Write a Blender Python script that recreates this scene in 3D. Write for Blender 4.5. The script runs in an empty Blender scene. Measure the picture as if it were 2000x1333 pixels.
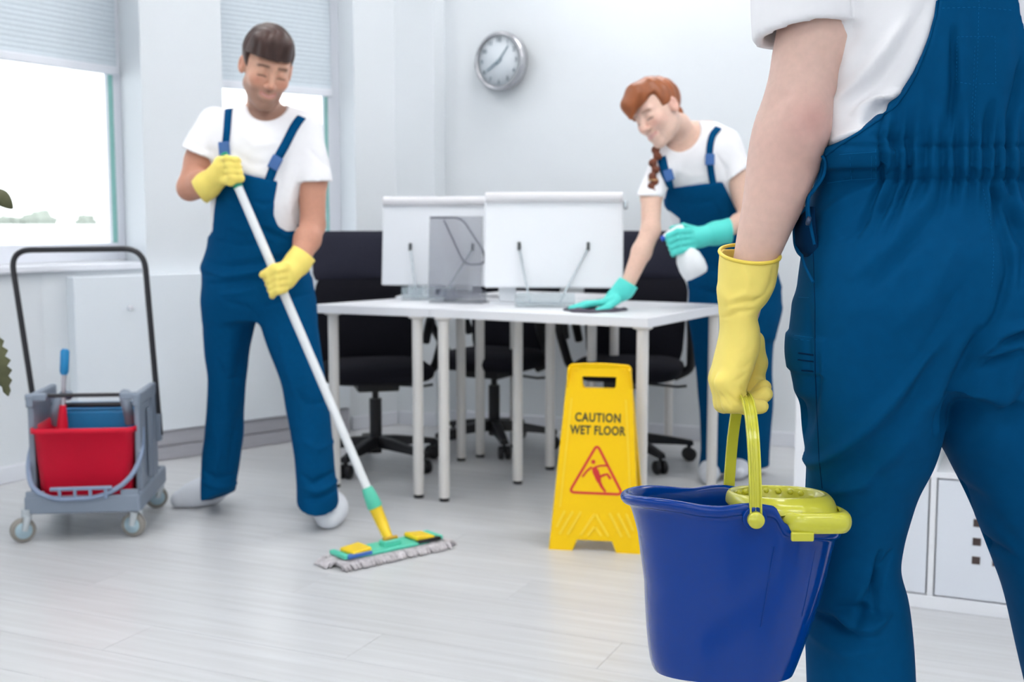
import bpy, bmesh, math, random
import numpy as np
from mathutils import Vector, Matrix

random.seed(4); np.random.seed(4)
SC = bpy.context.scene
COL = SC.collection

# ------------------------------------------------------------------ camera, sky, exposure
FPX, CX, CY = 2300.0, 1000.0, 666.5
CAMH = 1.08
PITCH = math.atan(236.5 / FPX)
cam_d = bpy.data.cameras.new('camera')
cam_d.sensor_width = 36.0
cam_d.lens = 36.0 * FPX / 2000.0
cam_d.clip_start = 0.05
cam_d.clip_end = 400
cam = bpy.data.objects.new('camera', cam_d)
COL.objects.link(cam)
cam.location = (0, 0, CAMH)
cam.rotation_euler = (math.pi / 2 - PITCH, 0, 0)
cam_d.dof.use_dof = True
cam_d.dof.focus_distance = 1.6
cam_d.dof.aperture_fstop = 6.3
SC.camera = cam

world = bpy.data.worlds.new('overcast_sky')
SC.world = world
world.use_nodes = True
bg = world.node_tree.nodes['Background']
bg.inputs[0].default_value = (0.93, 0.98, 1.0, 1)
bg.inputs[1].default_value = 2.6
SC.view_settings.view_transform = 'Standard'
SC.view_settings.look = 'None'
SC.view_settings.gamma = 1.0
SC.view_settings.exposure = 0.06
SC.view_settings.use_curve_mapping = False
SC.cycles.max_bounces = 5
SC.cycles.diffuse_bounces = 3
SC.cycles.glossy_bounces = 2
SC.cycles.transmission_bounces = 3
SC.cycles.transparent_max_bounces = 6
SC.cycles.caustics_reflective = False
SC.cycles.caustics_refractive = False

# ------------------------------------------------------------------ measuring helpers
ST, CT = math.sin(PITCH), math.cos(PITCH)
def P(px, py, Y):
    a = (px - CX) / FPX; b = (CY - py) / FPX
    d = Vector((a, CT + b * ST, -ST + b * CT))
    return Vector((0, 0, CAMH)) + d * (Y / d.y)
def G(px, py, z=0.0):
    a = (px - CX) / FPX; b = (CY - py) / FPX
    d = Vector((a, CT + b * ST, -ST + b * CT))
    return Vector((0, 0, CAMH)) + d * ((z - CAMH) / d.z)

# ------------------------------------------------------------------ materials
def lin(c):
    return tuple(((v / 255.0) / 12.92 if v / 255.0 <= 0.04045 else ((v / 255.0 + 0.055) / 1.055) ** 2.4) for v in c)
_M = {}
def mat(name, rgb, rough=0.5, spec=0.5, metal=0.0, noise=0.05, nscale=30.0, bump=0.0, bscale=200.0,
        stretch=(1, 1, 1), coat=0.0, alpha=1.0, trans=0.0, sheen=0.0, sss=0.0, attr=None, bumpdist=0.002):
    if name in _M: return _M[name]
    m = bpy.data.materials.new(name); m.use_nodes = True
    nt = m.node_tree; N = nt.nodes; L = nt.links
    b = N['Principled BSDF']
    c = lin(rgb)
    b.inputs['Roughness'].default_value = rough
    b.inputs['Specular IOR Level'].default_value = spec
    b.inputs['Metallic'].default_value = metal
    if coat:
        b.inputs['Coat Weight'].default_value = coat; b.inputs['Coat Roughness'].default_value = 0.06
    if sheen:
        b.inputs['Sheen Weight'].default_value = sheen; b.inputs['Sheen Roughness'].default_value = 0.5
    if sss:
        b.inputs['Subsurface Weight'].default_value = sss
        b.inputs['Subsurface Radius'].default_value = (1.0, 0.35, 0.2)
        b.inputs['Subsurface Scale'].default_value = 0.006
    if trans: b.inputs['Transmission Weight'].default_value = trans
    if alpha < 1: b.inputs['Alpha'].default_value = alpha
    tc = N.new('ShaderNodeTexCoord'); mp = N.new('ShaderNodeMapping')
    mp.inputs['Scale'].default_value = stretch
    L.new(tc.outputs['Object'], mp.inputs[0])
    nz = N.new('ShaderNodeTexNoise'); nz.inputs['Scale'].default_value = nscale; nz.inputs['Detail'].default_value = 4
    L.new(mp.outputs[0], nz.inputs['Vector'])
    mix = N.new('ShaderNodeMix'); mix.data_type = 'RGBA'; mix.blend_type = 'MULTIPLY'
    mix.inputs[0].default_value = 1.0
    if attr:
        at = N.new('ShaderNodeAttribute'); at.attribute_name = attr
        L.new(at.outputs['Color'], mix.inputs[6])
    else:
        mix.inputs[6].default_value = (*c, 1)
    mr = N.new('ShaderNodeMapRange')
    mr.inputs[1].default_value = 0.25; mr.inputs[2].default_value = 0.75
    mr.inputs[3].default_value = 1 - noise; mr.inputs[4].default_value = 1 + noise
    L.new(nz.outputs['Fac'], mr.inputs[0])
    L.new(mr.outputs[0], mix.inputs[7])
    L.new(mix.outputs[2], b.inputs['Base Color'])
    if bump:
        n2 = N.new('ShaderNodeTexNoise'); n2.inputs['Scale'].default_value = bscale; n2.inputs['Detail'].default_value = 3
        L.new(mp.outputs[0], n2.inputs['Vector'])
        bp = N.new('ShaderNodeBump'); bp.inputs['Strength'].default_value = bump; bp.inputs['Distance'].default_value = bumpdist
        L.new(n2.outputs['Fac'], bp.inputs['Height']); L.new(bp.outputs[0], b.inputs['Normal'])
    _M[name] = m
    return m
def glass_mat(name, rgb, opacity, rough=0.05):
    """thin see-through sheet: tinted transparency with a clear gloss"""
    if name in _M: return _M[name]
    m = bpy.data.materials.new(name); m.use_nodes = True
    nt = m.node_tree; N = nt.nodes; L = nt.links
    b = N['Principled BSDF']
    nz = N.new('ShaderNodeTexNoise'); nz.inputs['Scale'].default_value = 6
    mr = N.new('ShaderNodeMapRange'); mr.inputs[3].default_value = opacity * 0.9; mr.inputs[4].default_value = opacity * 1.1
    L.new(nz.outputs['Fac'], mr.inputs[0]); L.new(mr.outputs[0], b.inputs['Alpha'])
    b.inputs['Base Color'].default_value = (*lin(rgb), 1); b.inputs['Roughness'].default_value = rough
    _M[name] = m
    return m

# ------------------------------------------------------------------ mesh helpers
class MB:
    """collects shapes, then links them as one mesh object"""
    def __init__(s): s.v = []; s.f = []; s.sm = []
    def add(s, verts, faces, smooth=False):
        o = len(s.v); s.v += [tuple(v) for v in verts]
        s.f += [tuple(i + o for i in f) for f in faces]; s.sm += [smooth] * len(faces); return s
    def box(s, c, h, R=None, bev=0.0):
        c = Vector(c)
        if bev:
            bm = bmesh.new(); bmesh.ops.create_cube(bm, size=2)
            for v in bm.verts: v.co = Vector((v.co.x * h[0], v.co.y * h[1], v.co.z * h[2]))
            bmesh.ops.bevel(bm, geom=bm.edges[:], offset=bev, segments=2, affect='EDGES', profile=0.5)
            bm.verts.index_update()
            vs = [v.co.copy() for v in bm.verts]; fs = [[v.index for v in f.verts] for f in bm.faces]
            bm.free()
        else:
            vs = [Vector((x * h[0], y * h[1], z * h[2])) for x in (-1, 1) for y in (-1, 1) for z in (-1, 1)]
            fs = [(0, 1, 3, 2), (4, 6, 7, 5), (0, 4, 5, 1), (2, 3, 7, 6), (0, 2, 6, 4), (1, 5, 7, 3)]
        if R is not None: vs = [R @ v for v in vs]
        return s.add([c + v for v in vs], fs, False)
    def tube(s, pts, r, n=12, cap=True, up=None, prof=None, closed=False, smooth=True):
        """sweep a circle (or 2-D profile) along pts; r may be a list"""
        pts = [Vector(p) for p in pts]; m = len(pts)
        rs = r if isinstance(r, (list, tuple)) else [r] * m
        prof = prof or [(math.cos(2 * math.pi * k / n), math.sin(2 * math.pi * k / n)) for k in range(n)]
        n = len(prof); vs = []; ref = Vector(up) if up is not None else None
        prev = None
        for i, p in enumerate(pts):
            if closed: t = pts[(i + 1) % m] - pts[i - 1]
            else: t = pts[min(i + 1, m - 1)] - pts[max(i - 1, 0)]
            t.normalize()
            if ref is not None: a = ref - t * ref.dot(t)
            elif prev is None:
                a = Vector((0, 0, 1)) if abs(t.z) < 0.9 else Vector((1, 0, 0)); a = a - t * a.dot(t)
            else: a = prev - t * prev.dot(t)
            a.normalize(); prev = a; b = t.cross(a)
            for (u, w) in prof: vs.append(p + (a * u + b * w) * rs[i])
        fs = []
        for i in range(m if closed else m - 1):
            j = (i + 1) % m
            for k in range(n):
                k2 = (k + 1) % n
                fs.append((i * n + k, i * n + k2, j * n + k2, j * n + k))
        s.add(vs, fs, smooth)
        if cap and not closed:
            s.add(vs[:n], [tuple(range(n))[::-1]]); s.add(vs[-n:], [tuple(range(n))])
        return s
    def lathe(s, prof, c=(0, 0, 0), n=24, R=None, cap=True):
        c = Vector(c); vs = []
        for (r, z) in prof:
            for k in range(n):
                a = 2 * math.pi * k / n; v = Vector((r * math.cos(a), r * math.sin(a), z))
                vs.append(c + (R @ v if R is not None else v))
        fs = []
        for i in range(len(prof) - 1):
            for k in range(n):
                k2 = (k + 1) % n
                fs.append((i * n + k, i * n + k2, (i + 1) * n + k2, (i + 1) * n + k))
        s.add(vs, fs, True)
        if cap:
            s.add(vs[:n], [tuple(range(n))[::-1]]); s.add(vs[-n:], [tuple(range(n))])
        return s
    def prism(s, poly, z0, z1, M=None):
        n = len(poly)
        vs = [Vector((p[0], p[1], z0)) for p in poly] + [Vector((p[0], p[1], z1)) for p in poly]
        if M is not None: vs = [M @ v for v in vs]
        fs = [tuple(range(n))[::-1], tuple(range(n, 2 * n))] + [(k, (k + 1) % n, n + (k + 1) % n, n + k) for k in range(n)]
        return s.add(vs, fs)
    def rings(s, rings, smooth=True, close=True, cap0=False, cap1=False):
        n = len(rings[0]); vs = [v for r in rings for v in r]; fs = []
        for i in range(len(rings) - 1):
            for k in range(n if close else n - 1):
                k2 = (k + 1) % n
                fs.append((i * n + k, i * n + k2, (i + 1) * n + k2, (i + 1) * n + k))
        s.add(vs, fs, smooth)
        if cap0: s.add(rings[0], [tuple(range(n))[::-1]])
        if cap1: s.add(rings[-1], [tuple(range(n))])
        return s
    def mesh(s, name):
        me = bpy.data.meshes.new(name); me.from_pydata([tuple(v) for v in s.v], [], s.f)
        me.polygons.foreach_set('use_smooth', s.sm); me.update()
        bm = bmesh.new(); bm.from_mesh(me); bmesh.ops.recalc_face_normals(bm, faces=bm.faces[:]); bm.to_mesh(me); bm.free()
        return me
    def build(s, name, m, parent=None, bevel=0.0, loc=None, rotz=0.0):
        o = bpy.data.objects.new(name, s.mesh(name)); COL.objects.link(o)
        o.data.materials.append(m)
        if parent is not None: o.parent = parent
        if loc is not None: o.location = loc
        o.rotation_euler.z = rotz
        if bevel:
            md = o.modifiers.new('soft_edge', 'BEVEL'); md.width = bevel; md.segments = 2; md.limit_method = 'ANGLE'
        return o
def tag(o, label=None, cat=None, group=None, kind=None):
    if label: o['label'] = label
    if cat: o['category'] = cat
    if group: o['group'] = group
    if kind: o['kind'] = kind
    return o
def empty(name, loc=(0, 0, 0), rotz=0.0):
    o = bpy.data.objects.new(name, None); COL.objects.link(o)
    o.location = loc; o.rotation_euler.z = rotz; o.empty_display_size = 0.1
    return o
def copy_tree(o, parent=None):
    c = o.copy(); COL.objects.link(c); c.parent = parent
    for ch in list(o.children): copy_tree(ch, c)
    return c
def arc(c, r, a0, a1, n, ax, ay):
    c = Vector(c); ax = Vector(ax); ay = Vector(ay)
    return [c + ax * (r * math.cos(a0 + (a1 - a0) * k / n)) + ay * (r * math.sin(a0 + (a1 - a0) * k / n)) for k in range(n + 1)]
def rround(pts, r, n=5):
    """round the corners of an open polyline"""
    pts = [Vector(p) for p in pts]; out = [pts[0]]
    for i in range(1, len(pts) - 1):
        a, b, c = pts[i - 1], pts[i], pts[i + 1]
        d1 = (a - b); d2 = (c - b); q = min(r, d1.length * 0.49, d2.length * 0.49)
        p1 = b + d1.normalized() * q; p2 = b + d2.normalized() * q
        for k in range(n + 1):
            t = k / n; out.append(p1 * (1 - t) ** 2 + b * 2 * t * (1 - t) + p2 * t * t)
    out.append(pts[-1]); return out
def bez(pts, n=24):
    """Catmull-Rom through points"""
    pts = [Vector(p) for p in pts]; q = [pts[0] * 2 - pts[1]] + pts + [pts[-1] * 2 - pts[-2]]; out = []
    segs = len(pts) - 1; per = max(2, n // segs)
    for i in range(segs):
        p0, p1, p2, p3 = q[i:i + 4]
        for k in range(per):
            t = k / per
            out.append(0.5 * ((2 * p1) + (p2 - p0) * t + (2 * p0 - 5 * p1 + 4 * p2 - p3) * t * t + (3 * p1 - p0 - 3 * p2 + p3) * t ** 3))
    out.append(pts[-1]); return out
# ------------------------------------------------------------------ the room
M_wall = mat('wall_paint', (228, 233, 238), 0.75, 0.2, noise=0.012, nscale=3, bump=0.05, bscale=350)
M_trim = mat('window_white', (232, 235, 243), 0.4, 0.4, noise=0.01, nscale=5)
M_ceil = mat('ceiling_paint', (235, 236, 240), 0.8, 0.1, noise=0.01, nscale=3)
M_plinth = mat('grey_plinth', (178, 178, 186), 0.5, 0.4, noise=0.05, nscale=8, stretch=(1, 1, 20))
M_blind = mat('pleated_fabric', (212, 222, 230), 0.9, 0.1, noise=0.03, nscale=60)
M_gasket = mat('green_gasket', (120, 175, 170), 0.5, 0.4, noise=0.05)
M_glass = glass_mat('window_glass', (235, 250, 250), 0.04)

AW = math.radians(22)                                  # clock wall heading
UW = Vector((math.cos(AW), -math.sin(AW), 0)); VW = Vector((math.sin(AW), math.cos(AW), 0))
C1 = Vector((-0.607, 6.20, 0))                         # inner corner left of the pilaster
AB = math.radians(48); EB = Vector((math.sin(AB), math.cos(AB), 0)); NB = Vector((-math.cos(AB), math.sin(AB), 0))
AA = math.radians(29); EA = Vector((math.sin(AA), math.cos(AA), 0)); NA = Vector((-math.cos(AA), math.sin(AA), 0))
A0 = Vector((-2.06, 4.82, 0))
def hit(o, d, px):
    """where the plan line o + s d crosses the sight line of column px"""
    k = (px - CX) / FPX
    s = (k * o.y - o.x) / (d.x - k * d.y)
    return o + d * s
def meet(o1, d1, o2, d2):
    den = d1.x * d2.y - d1.y * d2.x
    w = o2 - o1
    return o1 + d1 * ((w.x * d2.y - w.y * d2.x) / den)
K = meet(A0, EA, C1, EB)
CEIL = 3.05
def struct(o, label=None): o['kind'] = 'structure'; return o

# floor: slab plus laminate boards
fl = MB().box((-0.5, 2.3, -0.06), (8.5, 6.4, 0.05)).build('floor', mat('floor_slab', (150, 150, 152), 0.8, noise=0.05))
struct(fl)
def plank_mat():
    m = bpy.data.materials.new('pale_laminate'); m.use_nodes = True
    nt = m.node_tree; N = nt.nodes; L = nt.links; b = N['Principled BSDF']
    b.inputs['Roughness'].default_value = 0.33; b.inputs['Specular IOR Level'].default_value = 0.45
    tc = N.new('ShaderNodeTexCoord'); oi = N.new('ShaderNodeObjectInfo')
    add = N.new('ShaderNodeVectorMath'); add.operation = 'ADD'
    L.new(tc.outputs['Object'], add.inputs[0]); L.new(oi.outputs['Location'], add.inputs[1])
    mp = N.new('ShaderNodeMapping'); mp.inputs['Scale'].default_value = (1.2, 26, 1)
    L.new(add.outputs[0], mp.inputs[0])
    nz = N.new('ShaderNodeTexNoise'); nz.inputs['Scale'].default_value = 1.6; nz.inputs['Detail'].default_value = 6
    nz.inputs['Distortion'].default_value = 0.5
    L.new(mp.outputs[0], nz.inputs['Vector'])
    cr = N.new('ShaderNodeValToRGB')
    cr.color_ramp.elements[0].position = 0.3; cr.color_ramp.elements[0].color = (*lin((198, 199, 201)), 1)
    cr.color_ramp.elements[1].position = 0.7; cr.color_ramp.elements[1].color = (*lin((212, 214, 217)), 1)
    L.new(nz.outputs['Fac'], cr.inputs[0])
    mr = N.new('ShaderNodeMapRange'); mr.inputs[3].default_value = 0.95; mr.inputs[4].default_value = 1.02
    L.new(oi.outputs['Random'], mr.inputs[0])
    mx = N.new('ShaderNodeMix'); mx.data_type = 'RGBA'; mx.blend_type = 'MULTIPLY'; mx.inputs[0].default_value = 1
    L.new(cr.outputs[0], mx.inputs[6]); L.new(mr.outputs[0], mx.inputs[7])
    L.new(mx.outputs[2], b.inputs['Base Color'])
    return m
M_plank = plank_mat()
PL, PW = 1.60, 0.195
AP = math.radians(24); UP = Vector((math.cos(AP), -math.sin(AP), 0)); VP = Vector((math.sin(AP), math.cos(AP), 0))
pm = MB().box((0, 0, -0.005), (PL / 2 - 0.0006, PW / 2 - 0.0006, 0.005)).mesh('plank'); pm.materials.append(M_plank)
nplank = 0
for j in range(-4, 34):
    off = (j * 0.37) % 1.0
    for i in range(-6, 8):
        c = UP * ((i + off) * PL) + VP * (j * PW) + Vector((0, 0.6, 0))
        # keep boards that lie in the room near the view
        dA = (c - A0).dot(NA); dB = (c - C1).dot(NB); dW = (c - C1).dot(VW)
        if dA > 0.75 or dW > 0.7 or (dB > 0.8): continue
        if c.y < 0.6 or abs(c.x) > 0.55 * c.y + 1.6 or c.y > 7.5: continue
        o = bpy.data.objects.new('plank', pm); COL.objects.link(o); o.parent = fl
        o.location = c; o.rotation_euler.z = -AP; nplank += 1
print('planks', nplank)

# outer wall on the left with the wide window (plane A), then the angled stretch (plane B)
ZS = 0.87; ZT = 2.62; TH = 0.24
def pp(*vs): return [(v.x, v.y) for v in vs]
def sA(s, n=0.0): return A0 + EA * s + NA * n
wl = MB()
sK = (K - A0).dot(EA)
wl.prism(pp(sA(-10.5), K, K + NA * 0.02 + NB * TH, sA(-10.5, TH)), 0, ZS)
wl.prism(pp(sA(-10.5), K, sA(1.2, TH), sA(-10.5, TH)), ZT, CEIL)
for a, b in ((-10.5, -6.9), (-4.9, -4.2), (-2.2, -1.5)):
    wl.prism(pp(sA(a), sA(b), sA(b, TH), sA(a, TH)), ZS, ZT)
struct(wl.build('wall_left', M_wall))
R1 = hit(C1, EB, 288)                                   # pillar edge right of window 1
gA = sA(0, 0.19)                                        # glazing plane of window 1
R1b = hit(gA, EA, 240)
W2a = hit(C1, EB, 444); W2b = hit(C1, EB, 697)
g2 = C1 + NB * 0.22
W2ag = g2 + EB * (W2a - C1).dot(EB); W2bg = hit(g2, EB, 657)
wm = MB()
wm.prism(pp(K, C1 + EB * 0.0, C1 + NB * 0.4, K + NB * 0.4), 0, 0.86)
wm.prism(pp(R1, W2a, W2a + NB * 0.5, R1b + EA * 0.30, R1b), 0.86, CEIL)
wm.prism(pp(W2b, C1, C1 + NB * 0.3, W2bg + EB * 0.25, W2bg), 0.86, CEIL)
wm.prism(pp(W2a, W2b, W2bg + NB * 0.2, W2ag + NB * 0.2), ZT, CEIL)
struct(wm.build('wall_angled', M_wall))
# clock wall with its flat pilaster in the corner
PX2 = hit(C1, UW, 850)
Q = PX2 + VW * 0.13
wb = MB()
wb.prism(pp(C1, PX2, PX2 + VW * 0.5, C1 + VW * 0.5), 0, CEIL)
wb.prism(pp(Q - UW * 0.05, Q + UW * 7.5, Q + UW * 7.5 + VW * 0.25, Q - UW * 0.05 + VW * 0.25), 0, CEIL)
struct(wb.build('wall_back', M_wall))
# far right return wall
WR = Q + UW * 4.6
struct(MB().prism(pp(WR, WR - VW * 9.5, WR - VW * 9.5 + UW * 0.2, WR + UW * 0.2), 0, CEIL).build('wall_right', M_wall))
# ceiling
struct(MB().prism([(-9.0, -4.0), (7.0, -4.0), (7.0, 8.5), (-9.0, 8.5)], CEIL, CEIL + 0.15).build('ceiling', M_ceil))
# room end behind the viewer, window openings added to let in front fill light
wf_ = MB().prism([(-9.0, -3.9), (6.0, -3.9), (6.0, -3.7), (-9.0, -3.7)], 0, 0.6).prism([(-9.0, -3.9), (6.0, -3.9), (6.0, -3.7), (-9.0, -3.7)], 2.75, CEIL)
for xa, xb in ((-9.0, -6.6), (-3.9, -3.5), (-0.8, -0.4), (2.3, 2.7), (5.4, 6.0)): wf_.prism([(xa, -3.9), (xb, -3.9), (xb, -3.7), (xa, -3.7)], 0.6, 2.75)
struct(wf_.build('wall_front', M_wall))
# glowing ceiling panels added out of view to brighten the room
def fill_glow_mat(strength):
    m = bpy.data.materials.new('fill_panel_glow'); m.use_nodes = True; m.cycles.emission_sampling = 'FRONT'; nt = m.node_tree; b = nt.nodes['Principled BSDF']
    b.inputs['Base Color'].default_value = (0.9, 0.9, 0.9, 1); b.inputs['Emission Color'].default_value = (1.0, 0.985, 0.965, 1); b.inputs['Emission Strength'].default_value = strength
    return m
M_glow = fill_glow_mat(8.5)
M_fillframe = mat('fill_panel_frame', (232, 232, 232), 0.5, noise=0.02)
nl = 0
for j, yy in enumerate((-2.6, -0.6, 1.6, 3.6, 5.4)):
    for i, xx in enumerate((-1.6, 0.6, 2.6)):
        if yy > 5 and i == 2: continue
        L_ = empty('ceiling_fill_light', (xx + (0.25 if j % 2 else 0), yy, CEIL))
        mb = MB()
        for (cx_, cy_, hx_, hy_) in ((0, -0.3, 0.62, 0.015), (0, 0.3, 0.62, 0.015), (-0.605, 0, 0.015, 0.285), (0.605, 0, 0.015, 0.285)): mb.box((cx_, cy_, -0.015), (hx_, hy_, 0.015))
        mb.build('frame', M_fillframe, L_); MB().add([(-0.59, -0.285, -0.010), (-0.59, 0.285, -0.010), (0.59, 0.285, -0.010), (0.59, -0.285, -0.010)], [(0, 1, 2, 3)]).build('diffuser', M_glow, L_)
        nl += 1
        tag(L_, 'added ceiling fill light panel, out of view, %s row from the clock wall, %s' % (('fifth', 'fourth', 'third', 'second', 'first')[j], ('nearest the windows', 'in the middle', 'farthest from the windows')[i]), 'ceiling light', 'added ceiling fill lights')
# skirtings
def skirt(name, a, b, n, h=0.07, t=0.014, m=M_trim):
    s = MB().prism(pp(a, b, b - n * t, a - n * t), 0.0, h); return struct(s.build(name, m, bevel=0.003))
skirt('baseboard_left', sA(-5), K - EA * 0.05, NA)
skirt('baseboard_back', Q + UW * 0.0, Q + UW * 5.2, VW)
skirt('baseboard_corner', C1 + UW * 0.015, PX2, VW)
skirt('baseboard_right', C1 - EB * 0.30, C1 - EB * 0.01, NB)
# white panelling with a grey plinth under the pillar
pa = K + EB * 0.10 ; pb = C1 - EB * 0.36
cab = MB().prism(pp(pa, pb, pb - NB * 0.085, pa - NB * 0.085), 0.135, 0.84).build('trim_1', mat('panel_white', (236, 243, 250), 0.45, 0.4, noise=0.01, nscale=4), bevel=0.004)
struct(cab)
for z0, z1, t in ((0.002, 0.062, 0.080), (0.066, 0.131, 0.074)):
    MB().prism(pp(pa, pb, pb - NB * t, pa - NB * t), z0, z1).build('plinth_strip', M_plinth, cab, bevel=0.003)
kn = hit(pa - NB * 0.085, EB, 250); kn.z = 0.70
Rk = Matrix((EB.to_tuple(), (-NB).to_tuple(), (0, 0, 1))).transposed()
MB().lathe([(0.0, 0.0), (0.006, 0.0), (0.006, 0.010), (0.011, 0.014), (0.011, 0.020), (0.0, 0.022)], kn, 14,
           Matrix((EB.to_tuple(), (0, 0, 1), (-NB).to_tuple())).transposed(), cap=False).build('knob', M_trim, cab)

# windows: frame, sash, gasket, glass, pleated blind
def window(name, o, e, n, s0, s1, z0, z1, blind_z, mull=(), glazed=True):
    root = struct(empty(name, o + e * ((s0 + s1) / 2)))
    root.location.z = 0
    base = root.location.copy()
    def bar(a, b, za, zb, t0, t1, nm, m, bev=0.004):
        p = pp(o + e * a - n * t0 - base, o + e * b - n * t0 - base, o + e * b - n * t1 - base, o + e * a - n * t1 - base)
        return MB().prism(p, za, zb).build(nm, m, root, bevel=bev)
    fw = 0.075
    bar(s0, s0 + fw, z0, z1, 0, 0.06, 'frame_jamb', M_trim); bar(s1 - fw, s1, z0, z1, 0, 0.06, 'frame_jamb', M_trim)
    bar(s0 + fw, s1 - fw, z0, z0 + 0.08, 0, 0.06, 'frame_rail', M_trim); bar(s0 + fw, s1 - fw, z1 - 0.08, z1, 0, 0.06, 'frame_rail', M_trim)
    for q in mull: bar(q - 0.05, q + 0.05, z0 + 0.08, z1 - 0.08, 0, 0.06, 'mullion', M_trim)
    edges = [s0 + fw] + sum([[q - 0.05, q + 0.05] for q in mull], []) + [s1 - fw]
    for k in range(0, len(edges), 2):
        a, b = edges[k], edges[k + 1]
        bar(b - 0.004, b, z0 + 0.08, z1 - 0.08, 0.03, 0.058, 'gasket', M_gasket, 0)
        bar(a, a + 0.003, z0 + 0.08, z1 - 0.08, 0.03, 0.058, 'gasket', M_gasket, 0)
        if glazed: bar(a, b, z0 + 0.08, z1 - 0.08, 0.026, 0.030, 'pane', M_glass, 0)
        # pleated blind
        mb = MB(); pl = 0.011; nn = int((z1 - 0.06 - blind_z) / pl)
        prof = []
        for i in range(nn + 1):
            prof.append((blind_z + i * pl, 0.070 + (0.0022 if i % 2 else 0.0)))
        vs = []; fs = []
        for (z, t) in prof:
            for q in (a - 0.012, b + 0.012):
                v = o + e * q - n * t - base; vs.append((v.x, v.y, z))
        for i in range(nn): fs.append((2 * i, 2 * i + 1, 2 * i + 3, 2 * i + 2))
        mb.add(vs, fs)
        bl = mb.build('blind', M_blind, root)
        md = bl.modifiers.new('cloth', 'SOLIDIFY'); md.thickness = 0.0015
        bar(a - 0.012, b + 0.012, blind_z - 0.035, blind_z + 0.004, 0.066, 0.088, 'blind_rail', M_trim)
    return root
sR = (R1b - gA).dot(EA)
w1 = window('window_1', gA, EA, NA, -1.5, sR, 0.895, ZT, 1.775, mull=(-0.35,))
window('window_2', g2, EB, NB, (W2a - C1).dot(EB), (W2bg - g2).dot(EB), 0.895, ZT, 1.74)
window('window_3', gA, EA, NA, -4.2, -2.2, 0.895, ZT, 2.2, mull=(-3.2,), glazed=False)
window('window_4', gA, EA, NA, -6.9, -4.9, 0.895, ZT, 2.2, mull=(-5.9,), glazed=False)
for k_, (xa, xb) in enumerate(((-6.6, -3.9), (-3.5, -0.8), (-0.4, 2.3), (2.7, 5.4))):
    window('window_%d' % (5 + k_), Vector((0, -3.85, 0)), Vector((1, 0, 0)), Vector((0, -1, 0)), xa, xb, 0.62, 2.74, 2.55, mull=((xa + xb) / 2,), glazed=False)  # unseen windows added behind the viewer as daylight fill from the front
# sills
def sill(name, pts): return struct(MB().prism(pts, 0.862, 0.892).build(name, M_trim, bevel=0.006))
sill('trim_2', pp(sA(-1.5, -0.035), K - EA * 0.0 - NA * 0.035, R1 - NB * 0.02 - EB * 0.004, R1b - EB * 0.004, sA(-1.5, 0.19)))
sill('trim_3', pp(W2a - NB * 0.02 + EB * 0.003, W2b - NB * 0.02 - EB * 0.003, W2bg, W2ag + EB * 0.003))
MB().box(hit(gA, EA, 246) + Vector((0.0, -0.05, 0.915)), (0.010, 0.02, 0.022), bev=0.004).build('latch', mat('beige_plastic', (222, 205, 165), 0.5, noise=0.03), w1).location -= w1.location

# outdoors: pale ground and a low line of far trees
gnd = MB().box((-40, 130, -9.0), (160, 140, 0.2)).build('ground', mat('pale_ground', (235, 238, 238), 0.9, 0.0, noise=0.03, nscale=0.2))
struct(gnd)
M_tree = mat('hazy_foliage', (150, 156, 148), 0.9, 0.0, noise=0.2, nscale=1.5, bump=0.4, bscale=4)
def far_tree(px, hpx, Y, label):
    base = P(px, 446, Y); t = empty('tree', (base.x, Y, -8.8))
    h = base.z + 8.8; top = (hpx) / FPX * Y
    MB().tube([(0, 0, 0), (0.05, 0, h * 0.5), (0, 0, h)], [0.3, 0.25, 0.15], 8).build('trunk', mat('bark', (110, 98, 86), 0.9, noise=0.15), t)
    bm = bmesh.new(); bmesh.ops.create_icosphere(bm, subdivisions=3, radius=1.0)
    for v in bm.verts:
        q = v.co; r = 1 + 0.18 * math.sin(5 * q.x + px) * math.sin(6 * q.y + 1) + 0.15 * math.sin(9 * q.z + px * 0.3)
        v.co = Vector((q.x * r * top * 0.85, q.y * r * top * 0.7, h + (q.z * r) * top * 0.62 + top * 0.38))
    me = bpy.data.meshes.new('crown'); bm.to_mesh(me); bm.free()
    o = bpy.data.objects.new('crown', me); COL.objects.link(o); o.parent = t; me.materials.append(M_tree)
    for p_ in me.polygons: p_.use_smooth = True
    tag(t, label, 'tree', 'far trees beyond the window')
nb = MB().box((P(60, 441, 45).x - 3, 47, P(60, 441, 45).z - 4.0), (16, 8, 4.0)).build('flat_roof_building', mat('pale_render', (238, 240, 240), 0.9, 0.0, noise=0.02, nscale=0.5))
tag(nb, 'pale flat-roofed building outside, below the far trees', 'building')
far_tree(8, 26, 70, 'hazy far tree at the left edge of the window view')
far_tree(30, 24, 74, 'low hazy far tree second from the left edge of the window view')
far_tree(56, 27, 72, 'hazy far tree in the middle of the row beyond the window')
far_tree(82, 32, 70, 'tallest hazy far tree at the right end of the row beyond the window')
far_tree(168, 25, 78, 'small lone far tree near the window frame')
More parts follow.
